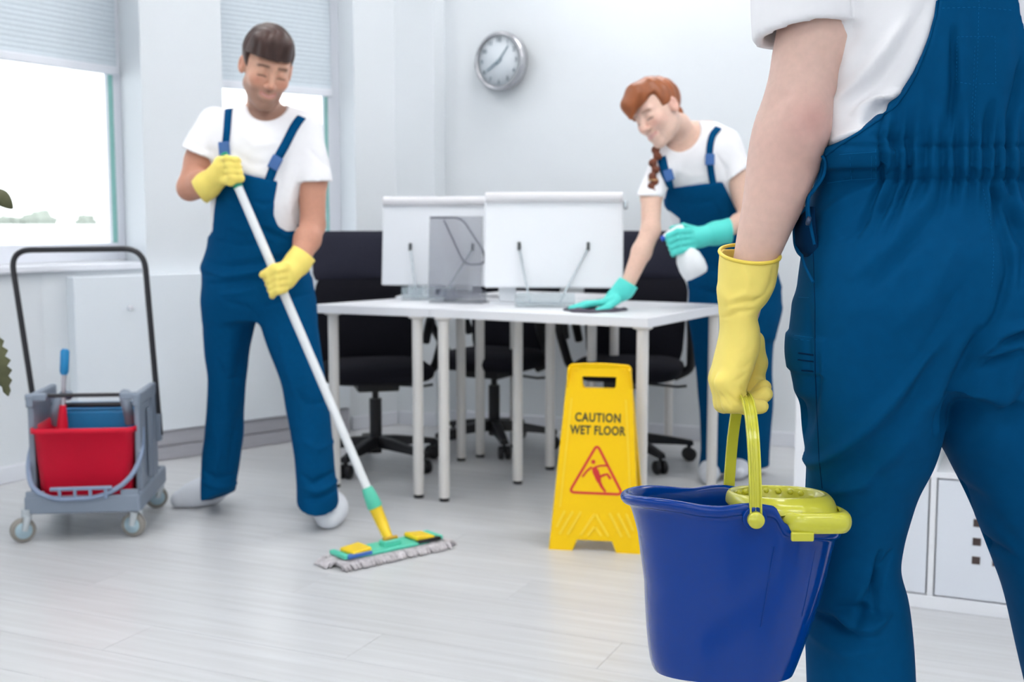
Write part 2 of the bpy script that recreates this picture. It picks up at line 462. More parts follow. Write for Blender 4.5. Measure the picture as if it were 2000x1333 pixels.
# ------------------------------------------------------------------ furniture
M_desk = mat('desk_white', (238, 240, 245), 0.35, 0.5, noise=0.01, nscale=4)
M_leg = mat('leg_enamel', (226, 224, 222), 0.35, 0.5, noise=0.02, nscale=10)
M_black = mat('black_plastic', (22, 22, 27), 0.45, 0.4, noise=0.1, nscale=20)
M_fabric = mat('black_fabric', (22, 22, 30), 0.95, 0.2, noise=0.12, nscale=120, bump=0.3, bscale=600)
M_fabric2 = mat('charcoal_mesh', (42, 43, 56), 0.9, 0.2, noise=0.1, nscale=160, bump=0.3, bscale=500)
DT = 0.745
def desk(name, poly, legs, label):
    cx = sum(p[0] for p in poly) / len(poly); cy = sum(p[1] for p in poly) / len(poly)
    t = empty(name, (cx, cy, 0))
    MB().prism([(p[0] - cx, p[1] - cy) for p in poly], DT - 0.034, DT).build('tabletop', M_desk, t, bevel=0.002)
    for (x, y) in legs:
        l = MB().tube([(x - cx, y - cy, 0.014), (x - cx, y - cy, DT - 0.034)], 0.021, 20).build('leg', M_leg, t)
        MB().tube([(x - cx, y - cy, 0.0), (x - cx, y - cy, 0.015)], 0.0195, 20).build('foot', M_black, l)
        MB().lathe([(0.021, 0), (0.035, 0.006), (0.035, 0.01)], (x - cx, y - cy, DT - 0.045), 20).build('mount', M_leg, l)
    return tag(t, label, 'desk', 'white desks pushed together')
def gp(px, py): v = G(px, py); return (v.x, v.y)
l868, l818, l1011, l1074, l900, l937, l1389, l1305 = gp(868, 979), gp(818, 972), gp(1011, 945), gp(1074, 917), gp(901, 900), gp(938, 893), gp(1389, 958), gp(1305, 864)
UD = Vector((0.866, -0.5, 0)); VD = Vector((0.5, 0.866, 0))
B = G(1266, 622, DT)
JL = B - UD * 0.90
desk('office_desk', pp(B, B + VD * 0.78, JL + VD * 0.78, JL), [l868, tuple((B - UD * 0.035 + VD * 0.035)[:2]), l1389, l1074],
     'white desk with wipe on it, its front corner behind the yellow sign')
CL = G(612, 595, DT)
JL2 = JL - UD * 0.004
desk('office_desk', pp(CL, JL2, JL2 + VD * 0.60, Vector((-0.27, 5.34, 0))), [tuple((CL + Vector((0.075, 0.02, 0)))[:2]), l818, l1011, l900],
     'white desk nearest the man with the mop, under the left screen')
T3 = Vector((l937[0] - 0.05, l937[1] + 0.0, 0)) ; T3 = T3 + VD * 0.03
desk('office_desk', pp(T3, T3 + UD * 0.62, T3 + UD * 0.62 + VD * 0.33, T3 + VD * 0.33), [l937, tuple((T3 + UD * 0.58 + VD * 0.05)[:2]), tuple((T3 + UD * 0.58 + VD * 0.28)[:2]), tuple((T3 + UD * 0.06 + VD * 0.28)[:2])],
     'narrow white desk behind the screens, in front of the clock wall')
# a loose leg of the wall table beside the woman
sd = desk('wall_table', pp(Vector((l1305[0] - 0.04, l1305[1] - 0.05, 0)), Vector((l1305[0] + 0.20, l1305[1] - 0.15, 0)), Vector((l1305[0] + 0.25, l1305[1] - 0.06, 0)), Vector((l1305[0] + 0.02, l1305[1] + 0.04, 0))),
     [l1305, (l1305[0] + 0.18, l1305[1] - 0.08)], 'narrow white table against the back wall, behind the chair on the right')
sd['category'] = 'table'; del sd['group']

# --- office chairs
def rbox(w, d, h, bev): return MB().box((0, 0, 0), (w / 2, d / 2, h / 2), bev=bev)
def cushion(rx, ry, rz, nx=18, ny=10, ex=4.0):
    rings = []
    for i in range(ny + 1):
        ph = -math.pi / 2 + math.pi * i / ny; c = math.copysign(abs(math.cos(ph)) ** 0.45, 1); s_ = math.copysign(abs(math.sin(ph)) ** 0.8, math.sin(ph))
        ring = []
        for k in range(nx * 2):
            a = math.pi * k / nx
            ring.append(Vector((rx * c * math.copysign(abs(math.cos(a)) ** (2 / ex), math.cos(a)), ry * c * math.copysign(abs(math.sin(a)) ** (2 / ex), math.sin(a)), rz * s_)))
        rings.append(ring)
    return rings
def make_chair(seat=0.47, back_top=1.03):
    t = empty('office_chair')
    MB().rings([[v + Vector((0, -0.01, seat - 0.045)) for v in r] for r in cushion(0.245, 0.235, 0.048)], cap0=True, cap1=True).build('seat', M_fabric, t)
    # backrest: curved padded slab, split in an upper and a lower pad
    def pad(z0, z1, w0, w1, m, nm, th=0.030):
        rows = []
        n = 14
        for i in range(n + 1):
            z = z0 + (z1 - z0) * i / n; f = i / n; w = w0 + (w1 - w0) * f
            w *= 1 - 0.10 * max(0, (f - 0.8) / 0.2) ** 2 - 0.05 * max(0, (0.12 - f) / 0.12)
            yb = 0.235 + 0.10 * ((z - seat) / 0.55) - 0.02 * math.sin(math.pi * (z - seat) / 0.55)
            e = math.sin(math.pi * min(1, max(0, f))) ** 0.25 if 0 < f < 1 else 0.25
            ring = []
            for k in range(20):
                a = 2 * math.pi * k / 20; ca = math.copysign(abs(math.cos(a)) ** 0.4, math.cos(a)); sa = math.copysign(abs(math.sin(a)) ** 0.6, math.sin(a))
                ring.append(Vector((w / 2 * ca, yb - 0.05 * (ca * ca) + th * e * sa, z)))
            rows.append(ring)
        return MB().rings(rows, cap0=True, cap1=True).build(nm, m, t)
    pad(seat - 0.035, seat + 0.345, 0.44, 0.49, M_fabric, 'backrest')
    pad(seat + 0.34, back_top, 0.49, 0.485, M_fabric2, 'head_panel', 0.026)
    MB().tube(bez([(0, 0.02, seat - 0.10), (0, 0.24, seat - 0.09), (0, 0.285, seat + 0.02), (0, 0.30, seat + 0.22)], 16), 0.022, 8).build('back_bracket', M_black, t)
    for s in (-1, 1):
        MB().tube(rround([(s * 0.20, 0.05, seat - 0.085), (s * 0.275, 0.05, seat - 0.05), (s * 0.29, -0.10, seat + 0.12), (s * 0.285, -0.10, seat + 0.19), (s * 0.28, 0.16, seat + 0.19), (s * 0.265, 0.23, seat + 0.05)], 0.07, 6), 0.020, 10).build('armrest', M_black, t)
    MB().box((0, 0, seat - 0.105), (0.09, 0.12, 0.02), bev=0.008).build('seat_plate', M_black, t)
    MB().tube([(0, 0, seat - 0.10), (0, 0, 0.25)], 0.014, 14).build('gas_lift', M_black, t)
    MB().tube([(0, 0, 0.30), (0, 0, 0.06)], 0.027, 16).build('column', M_black, t)
    lv = MB().tube([(0.05, 0, seat - 0.11), (0.22, 0.02, seat - 0.125), (0.26, 0.02, seat - 0.12)], 0.006, 8).build('lever', M_black, t)
    for k in range(5):
        a = 2 * math.pi * k / 5 + 0.35; d = Vector((math.cos(a), math.sin(a), 0)); n = Vector((-d.y, d.x, 0))
        rows = []
        for (r, w, z0, z1) in ((0.01, 0.032, 0.085, 0.135), (0.10, 0.028, 0.085, 0.128), (0.22, 0.023, 0.078, 0.108), (0.30, 0.020, 0.070, 0.092)):
            rows.append([d * r + n * w + Vector((0, 0, z0)), d * r - n * w + Vector((0, 0, z0)), d * r - n * w * 0.7 + Vector((0, 0, z1)), d * r + n * w * 0.7 + Vector((0, 0, z1))])
        sp = MB().rings(rows, smooth=False, cap0=True, cap1=True).build('star_leg', M_black, t, bevel=0.004)
        c = d * 0.285
        w = MB()
        for q in (-1, 1):
            R = Matrix(((-d.y * q, d.x * q, 0), (0, 0, 1), (d.x * q, d.y * q, 0)))
            Rr = Matrix((d.to_tuple(), (0, 0, 1), n.to_tuple())).transposed()
            w.lathe([(0.0, -0.010), (0.026, -0.010), (0.030, -0.006), (0.030, 0.006), (0.026, 0.010), (0.0, 0.010)], c + n * (0.016 * q) + Vector((0, 0, 0.030)), 16, Rr, cap=False)
        w.tube([c + Vector((0, 0, 0.03)), c + Vector((0, 0, 0.075))], 0.009, 8)
        w.build('caster', M_black, sp)
    return t
ch = make_chair()
ch.location = (-0.60, 5.12, 0); ch.rotation_euler.z = math.radians(14)
tag(ch, 'black office chair with tall back beside the man with the mop', 'chair', 'black office chairs')
c2 = copy_tree(ch); c2.location = (-0.085, 5.54, 0); c2.rotation_euler.z = math.radians(-28)
c2['label'] = 'black office chair in the middle, seen through the desk legs by the wall'
c3 = copy_tree(ch); c3.location = (0.515, 5.20, 0.0); c3.rotation_euler.z = math.radians(-14)
c3['label'] = 'black office chair behind the yellow sign, next to the woman'

# --- screens seen from behind, on wire struts
M_scr = mat('screen_white', (236, 240, 246), 0.3, 0.5, noise=0.012, nscale=5)
M_wire = mat('steel_wire', (176, 186, 192), 0.25, 0.6, metal=0.8, noise=0.05)
M_clear = glass_mat('clear_acrylic', (190, 205, 212), 0.35)
M_smoke = glass_mat('smoked_acrylic', (124, 128, 142), 0.34)
def screen(loc, rz, w, h, z0, lean, label, foot):
    t = empty('computer_screen', loc, rz)
    R = Matrix.Rotation(math.radians(lean), 3, 'X')
    def q(x, y, z): return R @ Vector((x, y, z)) + Vector((0, 0, z0))
    mb = MB(); mb.box(q(0, 0, h / 2), (w / 2, 0.011, h / 2), R, bev=0.006); mb.build('back_panel', M_scr, t)
    # rolled top
    mb = MB(); pr = []
    mb.tube([q(-w / 2 + 0.004, -0.012, h - 0.022), q(w / 2 - 0.004, -0.012, h - 0.022)], 0.021, 16)
    mb.build('top_roll', mat('roll_white', (226, 226, 230), 0.25, 0.6, noise=0.01), t)
    MB().box(q(w / 2 + 0.008, 0, h - 0.05), (0.008, 0.012, 0.016), R, bev=0.004).build('side_clip', M_wire, t)
    MB().box(q(0, 0.013, h / 2), (w / 2 - 0.012, 0.002, h / 2 - 0.012), R).build('display', mat('dark_display', (25, 27, 32), 0.2, 0.6, noise=0.05), t)
    # V struts, clips and the clear base tray
    for s, xt, xb in ((-1, -0.135, -0.088), (1, 0.135, 0.022)):
        MB().tube([q(xt, -0.014, h * 0.42), Vector((xb, -0.085, 0.012))], 0.0042, 8).build('strut', M_wire, t)
        MB().box(q(xt, -0.016, h * 0.43), (0.006, 0.006, 0.016), R, bev=0.002).build('clip', mat('dark_clip', (60, 66, 70), 0.4, noise=0.05), t)
    MB().box((-0.03, -0.03, 0.006), (0.115, 0.085, 0.005), bev=0.003).build('base_tray', M_clear, t)
    MB().box((-0.03, -0.112, 0.034), (0.115, 0.002, 0.022)).build('tray_lip', M_clear, t)
    if foot:
        MB().box((foot, 0.06, 0.04), (0.034, 0.008, 0.030), Matrix.Rotation(math.radians(-6), 3, 'X'), bev=0.004).build('stand', M_scr, t)
        MB().box((foot, 0.09, 0.004), (0.08, 0.075, 0.004), bev=0.002).build('stand_base', M_scr, t)
    else:
        MB().box((-0.185, 0.06, 0.04), (0.034, 0.008, 0.030), Matrix.Rotation(math.radians(-6), 3, 'X'), bev=0.004).build('stand', M_scr, t)
        MB().box((-0.185, 0.09, 0.004), (0.07, 0.06, 0.004), bev=0.002).build('stand_base', M_scr, t)
    return tag(t, label, 'screen', 'white screens on the desks')
p = P(1081, 563, 4.62)
screen((p.x, p.y, DT + 0.001), math.radians(-3), 0.545, 0.376, p.z - DT, -7, 'white screen seen from behind, the nearer one beside the woman', 0)
p = P(862, 559, 5.0)
screen((p.x, p.y, DT + 0.001), math.radians(-9), 0.52, 0.38, p.z - DT, -7, 'white screen seen from behind, partly covered by the smoked holder', -0.125)
# smoked document holder between them
p = P(890, 597, 4.73)
t = empty('document_holder', (p.x, p.y, DT), math.radians(-16))
MB().box((0, 0, 0.185), (0.112, 0.0025, 0.165), Matrix.Rotation(math.radians(-4), 3, 'X')).build('panel', M_smoke, t)
MB().box((0, 0.045, 0.005), (0.112, 0.05, 0.004)).build('base', M_smoke, t)
MB().box((0.03, 0.03, 0.03), (0.09, 0.003, 0.024)).build('ledge', M_smoke, t)
MB().tube(rround([(-0.11, 0.02, 0.345), (0.02, 0.02, 0.345), (0.11, 0.03, 0.21), (0.115, 0.03, 0.16), (0.03, 0.03, 0.155), (-0.055, 0.02, 0.335)], 0.035, 6), 0.0042, 8).build('wire_loop', mat('dark_wire', (110, 112, 124), 0.3, metal=0.5, noise=0.05), t)
MB().box((-0.085, 0.03, 0.045), (0.01, 0.01, 0.012), bev=0.003).build('knob', M_black, t)
tag(t, 'smoked grey acrylic document holder with a bent wire loop between the screens', 'document holder')

# --- wall clock
M_chrome = mat('brushed_chrome', (188, 188, 192), 0.22, 0.6, metal=0.9, noise=0.04, nscale=8)
M_face = mat('clock_face', (224, 231, 238), 0.5, 0.4, noise=0.01)
M_hand = mat('grey_print', (150, 168, 180), 0.5, noise=0.03)
cw = Q + UW * 0; dC = hit(Q, UW, 992)
zc = 1.08 + 300 / FPX * dC.y
th = math.radians(33)
un = Vector((math.cos(th), -math.sin(th), 0)); nn = Vector((-math.sin(th), -math.cos(th), 0))   # clock face heading
ck = empty('wall_clock', (dC.x, dC.y, zc))
Rc = Matrix((un.to_tuple(), (0, 0, 1), nn.to_tuple())).transposed()
o0 = Vector((0, 0, 0)) + nn * 0.062
MB().lathe([(0.05, -0.075), (0.115, -0.052), (0.140, -0.03), (0.146, 0.0), (0.146, 0.02), (0.140, 0.029), (0.128, 0.030), (0.127, 0.022)], o0, 48, Rc, cap=False).build('case', M_chrome, ck)
MB().lathe([(0.0, 0.020), (0.129, 0.020), (0.129, 0.018), (0.0, 0.018)], o0, 48, Rc, cap=False).build('dial', M_face, ck)
def ckp(r, ang, h): a = math.radians(90 - ang); return o0 + Rc @ Vector((r * math.cos(a), r * math.sin(a), h))
fcu = None
def text_part(txt, size, m, parent, origin, ex, ey, thick=0.0015, offset=0.0, spacing=1.0):
    """flat print: text turned into a thin mesh lying in the plane (ex, ey) at origin"""
    cu = bpy.data.curves.new('print', 'FONT'); cu.body = txt; cu.size = size; cu.align_x = 'CENTER'; cu.align_y = 'CENTER'
    cu.offset = offset; cu.space_character = spacing; cu.extrude = thick / 2; cu.resolution_u = 4
    ob = bpy.data.objects.new('tmp', cu); COL.objects.link(ob)
    dg = bpy.context.evaluated_depsgraph_get()
    me = bpy.data.meshes.new_from_object(ob.evaluated_get(dg)); bpy.data.objects.remove(ob)
    ez = Vector(ex).cross(Vector(ey)); R = Matrix((tuple(ex), tuple(ey), tuple(ez))).transposed()
    for v in me.vertices: v.co = R @ v.co + Vector(origin)
    me.materials.clear(); me.materials.append(m); me.name = 'lettering'
    o = bpy.data.objects.new('lettering', me); COL.objects.link(o); o.parent = parent
    return o
for hnum in range(1, 13):
    text_part(str(hnum), 0.030, mat('numeral_grey', (95, 115, 130), 0.5, noise=0.03), ck, ckp(0.104, hnum * 30, 0.0212), un, (0, 0, 1), 0.0008, 0.0006)
def chand(r, ang, w, h, nm):
    a = ckp(-0.02, ang, h); b = ckp(r, ang, h); s_ = (ckp(w, ang + 90, h) - o0 - Rc @ Vector((0, 0, h)))
    up = Rc @ Vector((0, 0, 0.0015)); q = [a - s_, b - s_ * 0.5, b + s_ * 0.5, a + s_]
    MB().add(q + [v + up for v in q], [(0, 1, 2, 3), (7, 6, 5, 4), (0, 4, 5, 1), (1, 5, 6, 2), (2, 6, 7, 3), (3, 7, 4, 0)]).build(nm, mat('hand_grey', (120, 142, 155), 0.4, noise=0.03), ck)
chand(0.092, 39, 0.006, 0.0235, 'minute_hand'); chand(0.082, 237, 0.007, 0.0255, 'hour_hand')
MB().lathe([(0.0, 0.022), (0.009, 0.022), (0.009, 0.029), (0.0, 0.030)], o0, 16, Rc, cap=False).build('hub', M_hand, ck)
tag(ck, 'round chrome wall clock with pale face hanging on the back wall', 'clock')

# --- cube shelf on the right
M_shelf = mat('shelf_white', (238, 240, 245), 0.4, 0.4, noise=0.01, nscale=4)
M_door = mat('door_white', (226, 231, 240), 0.3, 0.5, noise=0.01, nscale=4)
ASH = math.radians(24.4); US = Vector((math.cos(ASH), -math.sin(ASH), 0)); VS = Vector((math.sin(ASH), math.cos(ASH), 0))
SO = Vector((0.815, 3.345, 0))
sh = empty('cube_shelf', SO, -ASH)
NC, NR, CELL, BD, DV, DP = 4, 4, 0.335, 0.038, 0.016, 0.39
W = 2 * BD + NC * CELL + (NC - 1) * DV; Hs = 2 * BD + NR * CELL + (NR - 1) * DV
def sbox(x0, x1, y0, y1, z0, z1, nm, m, par=sh, bev=0.0015): return MB().box(((x0 + x1) / 2, (y0 + y1) / 2, (z0 + z1) / 2), ((x1 - x0) / 2, (y1 - y0) / 2, (z1 - z0) / 2)).build(nm, m, par, bevel=bev)
sbox(0, BD, 0, DP, BD, Hs - BD, 'side_board', M_shelf); sbox(W - BD, W, 0, DP, BD, Hs - BD, 'side_board', M_shelf)
sbox(0, W, 0, DP, 0.0, BD, 'bottom_board', M_shelf); sbox(0, W, 0, DP, Hs - BD, Hs, 'top_board', M_shelf)
for r in range(1, NR): z = BD + r * CELL + (r - 1) * DV; sbox(BD, W - BD, 0.002, DP, z, z + DV, 'shelf_board', M_shelf)
for c in range(1, NC):
    for r in range(NR):
        x = BD + c * CELL + (c - 1) * DV; z = BD + r * (CELL + DV); sbox(x, x + DV, 0.002, DP, z, z + CELL, 'divider', M_shelf)
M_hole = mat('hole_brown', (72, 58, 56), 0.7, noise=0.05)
M_seam = mat('gap_grey', (150, 155, 160), 0.8, noise=0.03)
for c in range(NC):
    x = BD + c * (CELL + DV)
    sbox(x + 0.001, x + CELL - 0.001, 0.03, 0.034, BD + 0.001, BD + CELL - 0.001, 'door_carcass', M_seam, bev=0)
    d = sbox(x + 0.004, x + CELL - 0.004, 0.004, 0.028, BD + 0.004, BD + CELL - 0.004, 'door', M_door)
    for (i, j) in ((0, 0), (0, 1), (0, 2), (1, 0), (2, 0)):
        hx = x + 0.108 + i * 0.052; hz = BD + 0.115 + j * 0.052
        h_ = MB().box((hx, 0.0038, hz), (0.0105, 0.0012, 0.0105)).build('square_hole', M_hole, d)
tag(sh, 'white cube shelf with square-holed doors behind the worker holding the bucket', 'shelf')
M_teal = mat('teal_box', (140, 205, 208), 0.6, noise=0.04)
M_grey = mat('grey_box', (190, 200, 205), 0.6, noise=0.04)
def sbin(c, r, m, label, w=0.30, h=0.18):
    x = BD + c * (CELL + DV) + CELL / 2; z = BD + r * (CELL + DV)
    b = empty('storage_box', SO + US * x + VS * 0.20 + Vector((0, 0, z + 0.0005)), -ASH)
    mb = MB(); t_ = 0.004
    mb.box((0, 0, t_), (w / 2, 0.15, t_)); mb.box((-w / 2 + t_, 0, h / 2), (t_, 0.15, h / 2)); mb.box((w / 2 - t_, 0, h / 2), (t_, 0.15, h / 2))
    mb.box((0, -0.15 + t_, h / 2), (w / 2, t_, h / 2)); mb.box((0, 0.15 - t_, h / 2), (w / 2, t_, h / 2))
    mb.build('box_body', m, b)
    MB().box((0, -0.152, h * 0.6), (0.03, 0.003, 0.010), bev=0.002).build('pull_tab', M_wire, b)
    tag(b, label, 'box')
sbin(0, 1, M_teal, 'pale teal storage box in the open shelf cell nearest the woman')
sbin(1, 1, M_teal, 'teal storage box glimpsed between the worker\'s legs', w=0.12, h=0.05)
# ------------------------------------------------------------------ wet floor sign
M_yel = mat('sign_yellow', (252, 205, 0), 0.42, 0.2, noise=0.02, nscale=10)
M_yel2 = mat('sign_rib_yellow', (253, 216, 60), 0.42, 0.2, noise=0.02, nscale=10)
M_ink = mat('black_ink', (62, 58, 30), 0.6, noise=0.05)
M_red = mat('red_ink', (214, 42, 40), 0.6, noise=0.05)
sl = G(1072, 1076); sr = G(1249, 1081)
smid = (sl + sr) / 2
sg = empty('wet_floor_sign', (smid.x, smid.y, 0), -math.radians(11))
LH = 0.615; LEAN = math.asin(0.115 / LH); 
def leaf(nm, flip):
    c_, s_ = math.cos(LEAN), math.sin(LEAN)
    if not flip: Mx = Matrix(((1, 0, 0, 0), (0, s_, c_, 0), (0, c_, -s_, 0), (0, 0, 0, 1)))       # (x, w, out) -> world; out points back
    else: Mx = Matrix(((1, 0, 0, 0), (0, -s_, -c_, 0.235), (0, c_, -s_, 0), (0, 0, 0, 1)))
    def outline(top, bot, z0, z1):
        return [(-bot, z0), (bot, z0), (top, z1), (-top, z1)]
    bw, tw = 0.150, 0.104
    def W_(z): return bw + (tw - bw) * z / LH
    mb = MB(); T = 0.010
    # plate with handle hole and foot notch, as strips
    def strip(poly): mb.prism(poly, 0, T, Mx)
    hz0, hz1, hx = 0.533, 0.574, 0.056
    strip([(-W_(0), 0), (-0.072, 0), (-0.058, 0.036), (-W_(0.036), 0.036)])
    strip([(0.072, 0), (W_(0), 0), (W_(0.036), 0.036), (0.058, 0.036)])
    strip([(-W_(0.036), 0.036), (W_(0.036), 0.036), (W_(hz0), hz0), (-W_(hz0), hz0)])
    strip([(-W_(hz0), hz0), (-hx + 0.006, hz0), (-hx, hz0 + 0.012), (-hx - 0.001, hz1), (-W_(hz1), hz1)])
    strip([(hx - 0.006, hz0), (W_(hz0), hz0), (W_(hz1), hz1), (hx + 0.001, hz1), (hx, hz0 + 0.012)])
    tp = [(-W_(hz1), hz1), (W_(hz1), hz1), (tw, LH - 0.008), (tw - 0.008, LH - 0.001)] + [(tw * (0.85 - 1.7 * k / 8), LH + 0.004 * math.cos((k / 8 - 0.5) * math.pi)) for k in range(9)] + [(-tw + 0.008, LH - 0.001), (-tw, LH - 0.008)]
    strip(tp)
    o = mb.build(nm, M_yel, sg)
    # side flanges turned back and a raised inner border
    for s in (-1, 1):
        MB().prism([(s * W_(0.0), 0), (s * (W_(0.0) - 0.006), 0), (s * (tw - 0.006), LH - 0.01), (s * tw, LH - 0.01)], T, 0.034, Mx).build('flange', M_yel, o)
        MB().prism([(s * (W_(0.14) - 0.020), 0.14), (s * (W_(0.14) - 0.025), 0.14), (s * (W_(0.50) - 0.025), 0.50), (s * (W_(0.50) - 0.020), 0.50)], -0.002, 0.001, Mx).build('border_rib', M_yel2, o)
    for s in (-1, 1):
        MB().prism([(s * 0.070, 0.592), (s * 0.085, 0.592), (s * 0.085, 0.603), (s * 0.070, 0.603)], -0.004, 0.002, Mx).build('hinge', M_yel, o, bevel=0.001)
    return o, Mx
fr, MX = leaf('front_leaf', False)
bk, MXb = leaf('back_leaf', True)
def sp_(x, w, out=-0.0012): return MX @ Vector((x, w, out))
exv = Vector((1, 0, 0)); eyv = (MX.to_3x3() @ Vector((0, 1, 0)))
text_part('CAUTION', 0.040, M_ink, fr, sp_(0, 0.437, -0.0008), exv * 0.78, eyv, 0.0012, 0.0012, 1.12)
text_part('WET FLOOR', 0.040, M_ink, fr, sp_(0, 0.395, -0.0008), exv * 0.76, eyv, 0.0012, 0.0012, 1.08)
# triangle pictogram
tri = [(-0.088, 0.190), (0.088, 0.190), (0.0, 0.350)]
loop = []
cen = Vector((0, 0.24, 0))
for k in range(3):
    a, b, c = [Vector((*tri[(k + q) % 3], 0)) for q in (-1, 0, 1)]
    d1 = (a - b).normalized() * 0.018; d2 = (c - b).normalized() * 0.018
    for q in range(7): t_ = q / 6; loop.append((b + d1) * (1 - t_) ** 2 + b * 2 * t_ * (1 - t_) + (b + d2) * t_ * t_)
n_ = len(loop); inn = []; out_ = []
for k in range(n_):
    t_ = (loop[(k + 1) % n_] - loop[k - 1]).normalized(); nr = Vector((t_.y, -t_.x, 0))
    inn.append(loop[k] - nr * 0.0042); out_.append(loop[k] + nr * 0.0042)
mb = MB(); vs = [sp_(v.x, v.y, -0.001) for v in inn] + [sp_(v.x, v.y, -0.001) for v in out_]
mb.add(vs, [(k, (k + 1) % n_, n_ + (k + 1) % n_, n_ + k) for k in range(n_)]); mb.build('warning_triangle', M_red, fr)
def limb(pts, w):
    mb = MB(); pts = [Vector((*p, 0)) for p in pts]
    L_, R_ = [], []
    for i, p_ in enumerate(pts):
        t_ = (pts[min(i + 1, len(pts) - 1)] - pts[max(i - 1, 0)]).normalized(); nr = Vector((-t_.y, t_.x, 0)); ww = w[i] if isinstance(w, (list, tuple)) else w
        L_.append(p_ + nr * ww); R_.append(p_ - nr * ww)
    vs = [sp_(v.x * 1.08 + 0.004, 0.196 + (v.y - 0.198) * 1.02, -0.001) for v in L_ + R_]; m_ = len(pts)
    mb.add(vs, [(i, i + 1, m_ + i + 1, m_ + i) for i in range(m_ - 1)]); return mb
fig = MB()
for q in (limb([(-0.012, 0.276), (-0.006, 0.262), (0.002, 0.243), (0.006, 0.228)], [0.006, 0.010, 0.009, 0.006]),
          limb([(-0.018, 0.276), (-0.033, 0.262), (-0.046, 0.243)], 0.0033), limb([(-0.008, 0.276), (0.008, 0.281), (0.034, 0.283)], 0.0032),
          limb([(0.002, 0.243), (0.020, 0.252), (0.030, 0.255), (0.040, 0.240)], 0.0040), limb([(0.004, 0.234), (0.014, 0.214), (0.026, 0.198)], [0.0055, 0.0045, 0.0035])):
    fig.add(q.v, q.f)
fig.add([sp_(-0.011 + 0.0072 * math.cos(a * 0.3927), 0.2925 + 0.0072 * math.sin(a * 0.3927), -0.001) for a in range(16)], [tuple(range(16))])
fig.build('slipping_figure', M_red, fr)
# raised chevron ribs at the foot
for k in range(-5, 6):
    if k == 0: continue
    s = 1 if k > 0 else -1; x0 = s * (abs(k) * 0.027 - 0.012)
    # each rib runs from a low outer point up to the middle line
    lo = Vector((x0 + s * 0.020, 0.052, 0)); hi = Vector((x0 - s * 0.022, 0.128, 0))
    if abs(k) == 1: hi = Vector((s * 0.002, 0.080, 0)); lo = Vector((s * 0.022, 0.052, 0))
    if abs(k) == 2: hi = Vector((s * 0.002, 0.122, 0)); lo = Vector((s * 0.046, 0.052, 0))
    if abs(k) == 5: lo = Vector((s * 0.126, 0.075, 0))
    d_ = (hi - lo).normalized(); n2 = Vector((-d_.y, d_.x, 0)) * 0.0036
    MB().prism([(lo - n2).xy, (lo + n2).xy, (hi + n2).xy, (hi - n2).xy][:], -0.0022, 0.001, MX).build('rib', M_yel2, fr)
tag(sg, 'yellow folding caution wet floor sign standing in front of the white desk', 'sign')

# ------------------------------------------------------------------ mop
M_pole = mat('pole_white', (232, 236, 240), 0.3, 0.5, noise=0.015, nscale=10)
M_mint = mat('mint_plastic', (92, 208, 180), 0.4, 0.5, noise=0.03)
M_green = mat('green_plastic', (20, 140, 110), 0.4, 0.5, noise=0.03)
M_mopyel = mat('mop_yellow', (245, 208, 32), 0.4, 0.5, noise=0.03)
M_cot = mat('mop_fringe_grey', (196, 192, 196), 0.95, 0.1, noise=0.35, nscale=45, bump=0.5, bscale=250)
mA = G(660, 1088, 0.03); mB_ = G(848, 1048, 0.03)
mc = (mA + mB_) / 2
mdir = (mB_ - mA).normalized(); mlen = (mB_ - mA).length
mop = empty('flat_mop', (mc.x, mc.y, 0), math.atan2(mdir.y, mdir.x))
MI = Matrix.Translation((mc.x, mc.y, 0)) @ Matrix.Rotation(math.atan2(mdir.y, mdir.x), 4, 'Z'); MIv = MI.inverted()
ML = mlen / 2
# mop pad with shaggy fringe
mb = MB()
mb.box((0, 0, 0.014), (ML + 0.015, 0.052, 0.010), bev=0.008)
mb.build('mop_pad', M_cot, mop)
fr_m = MB()
rg = random.Random(3)
for k in range(620):
    a = rg.random() * 2 * (2 * ML + 0.13) ; 
    if a < 2 * ML + 0.04: x = -ML - 0.02 + a; y = -0.050; dx, dy = 0, -1
    elif a < 2 * ML + 0.04 + 0.11: x = ML + 0.02; y = -0.055 + (a - 2 * ML - 0.04); dx, dy = 1, 0
    elif a < 4 * ML + 0.08 + 0.11: x = ML + 0.02 - (a - 2 * ML - 0.15); y = 0.050; dx, dy = 0, 1
    else: x = -ML - 0.02; y = 0.055 - (a - 4 * ML - 0.19); dx, dy = -1, 0
    ln = 0.012 + 0.022 * rg.random(); z = 0.020 + 0.006 * rg.random(); j = (rg.random() - 0.5) * 0.7
    p0 = Vector((x - dx * 0.018, y - dy * 0.018, z)); ddx, ddy = dx - dy * j, dy + dx * j
    p1 = Vector((x + ddx * ln * 0.55, y + ddy * ln * 0.55, 0.016)); p2 = Vector((x + ddx * ln, y + ddy * ln, 0.005))
    fr_m.tube([p0, p1, p2], [0.0045, 0.0042, 0.0034], 5)
fo = fr_m.build('mop_fringe', M_cot, mop); fo['kind'] = 'stuff'
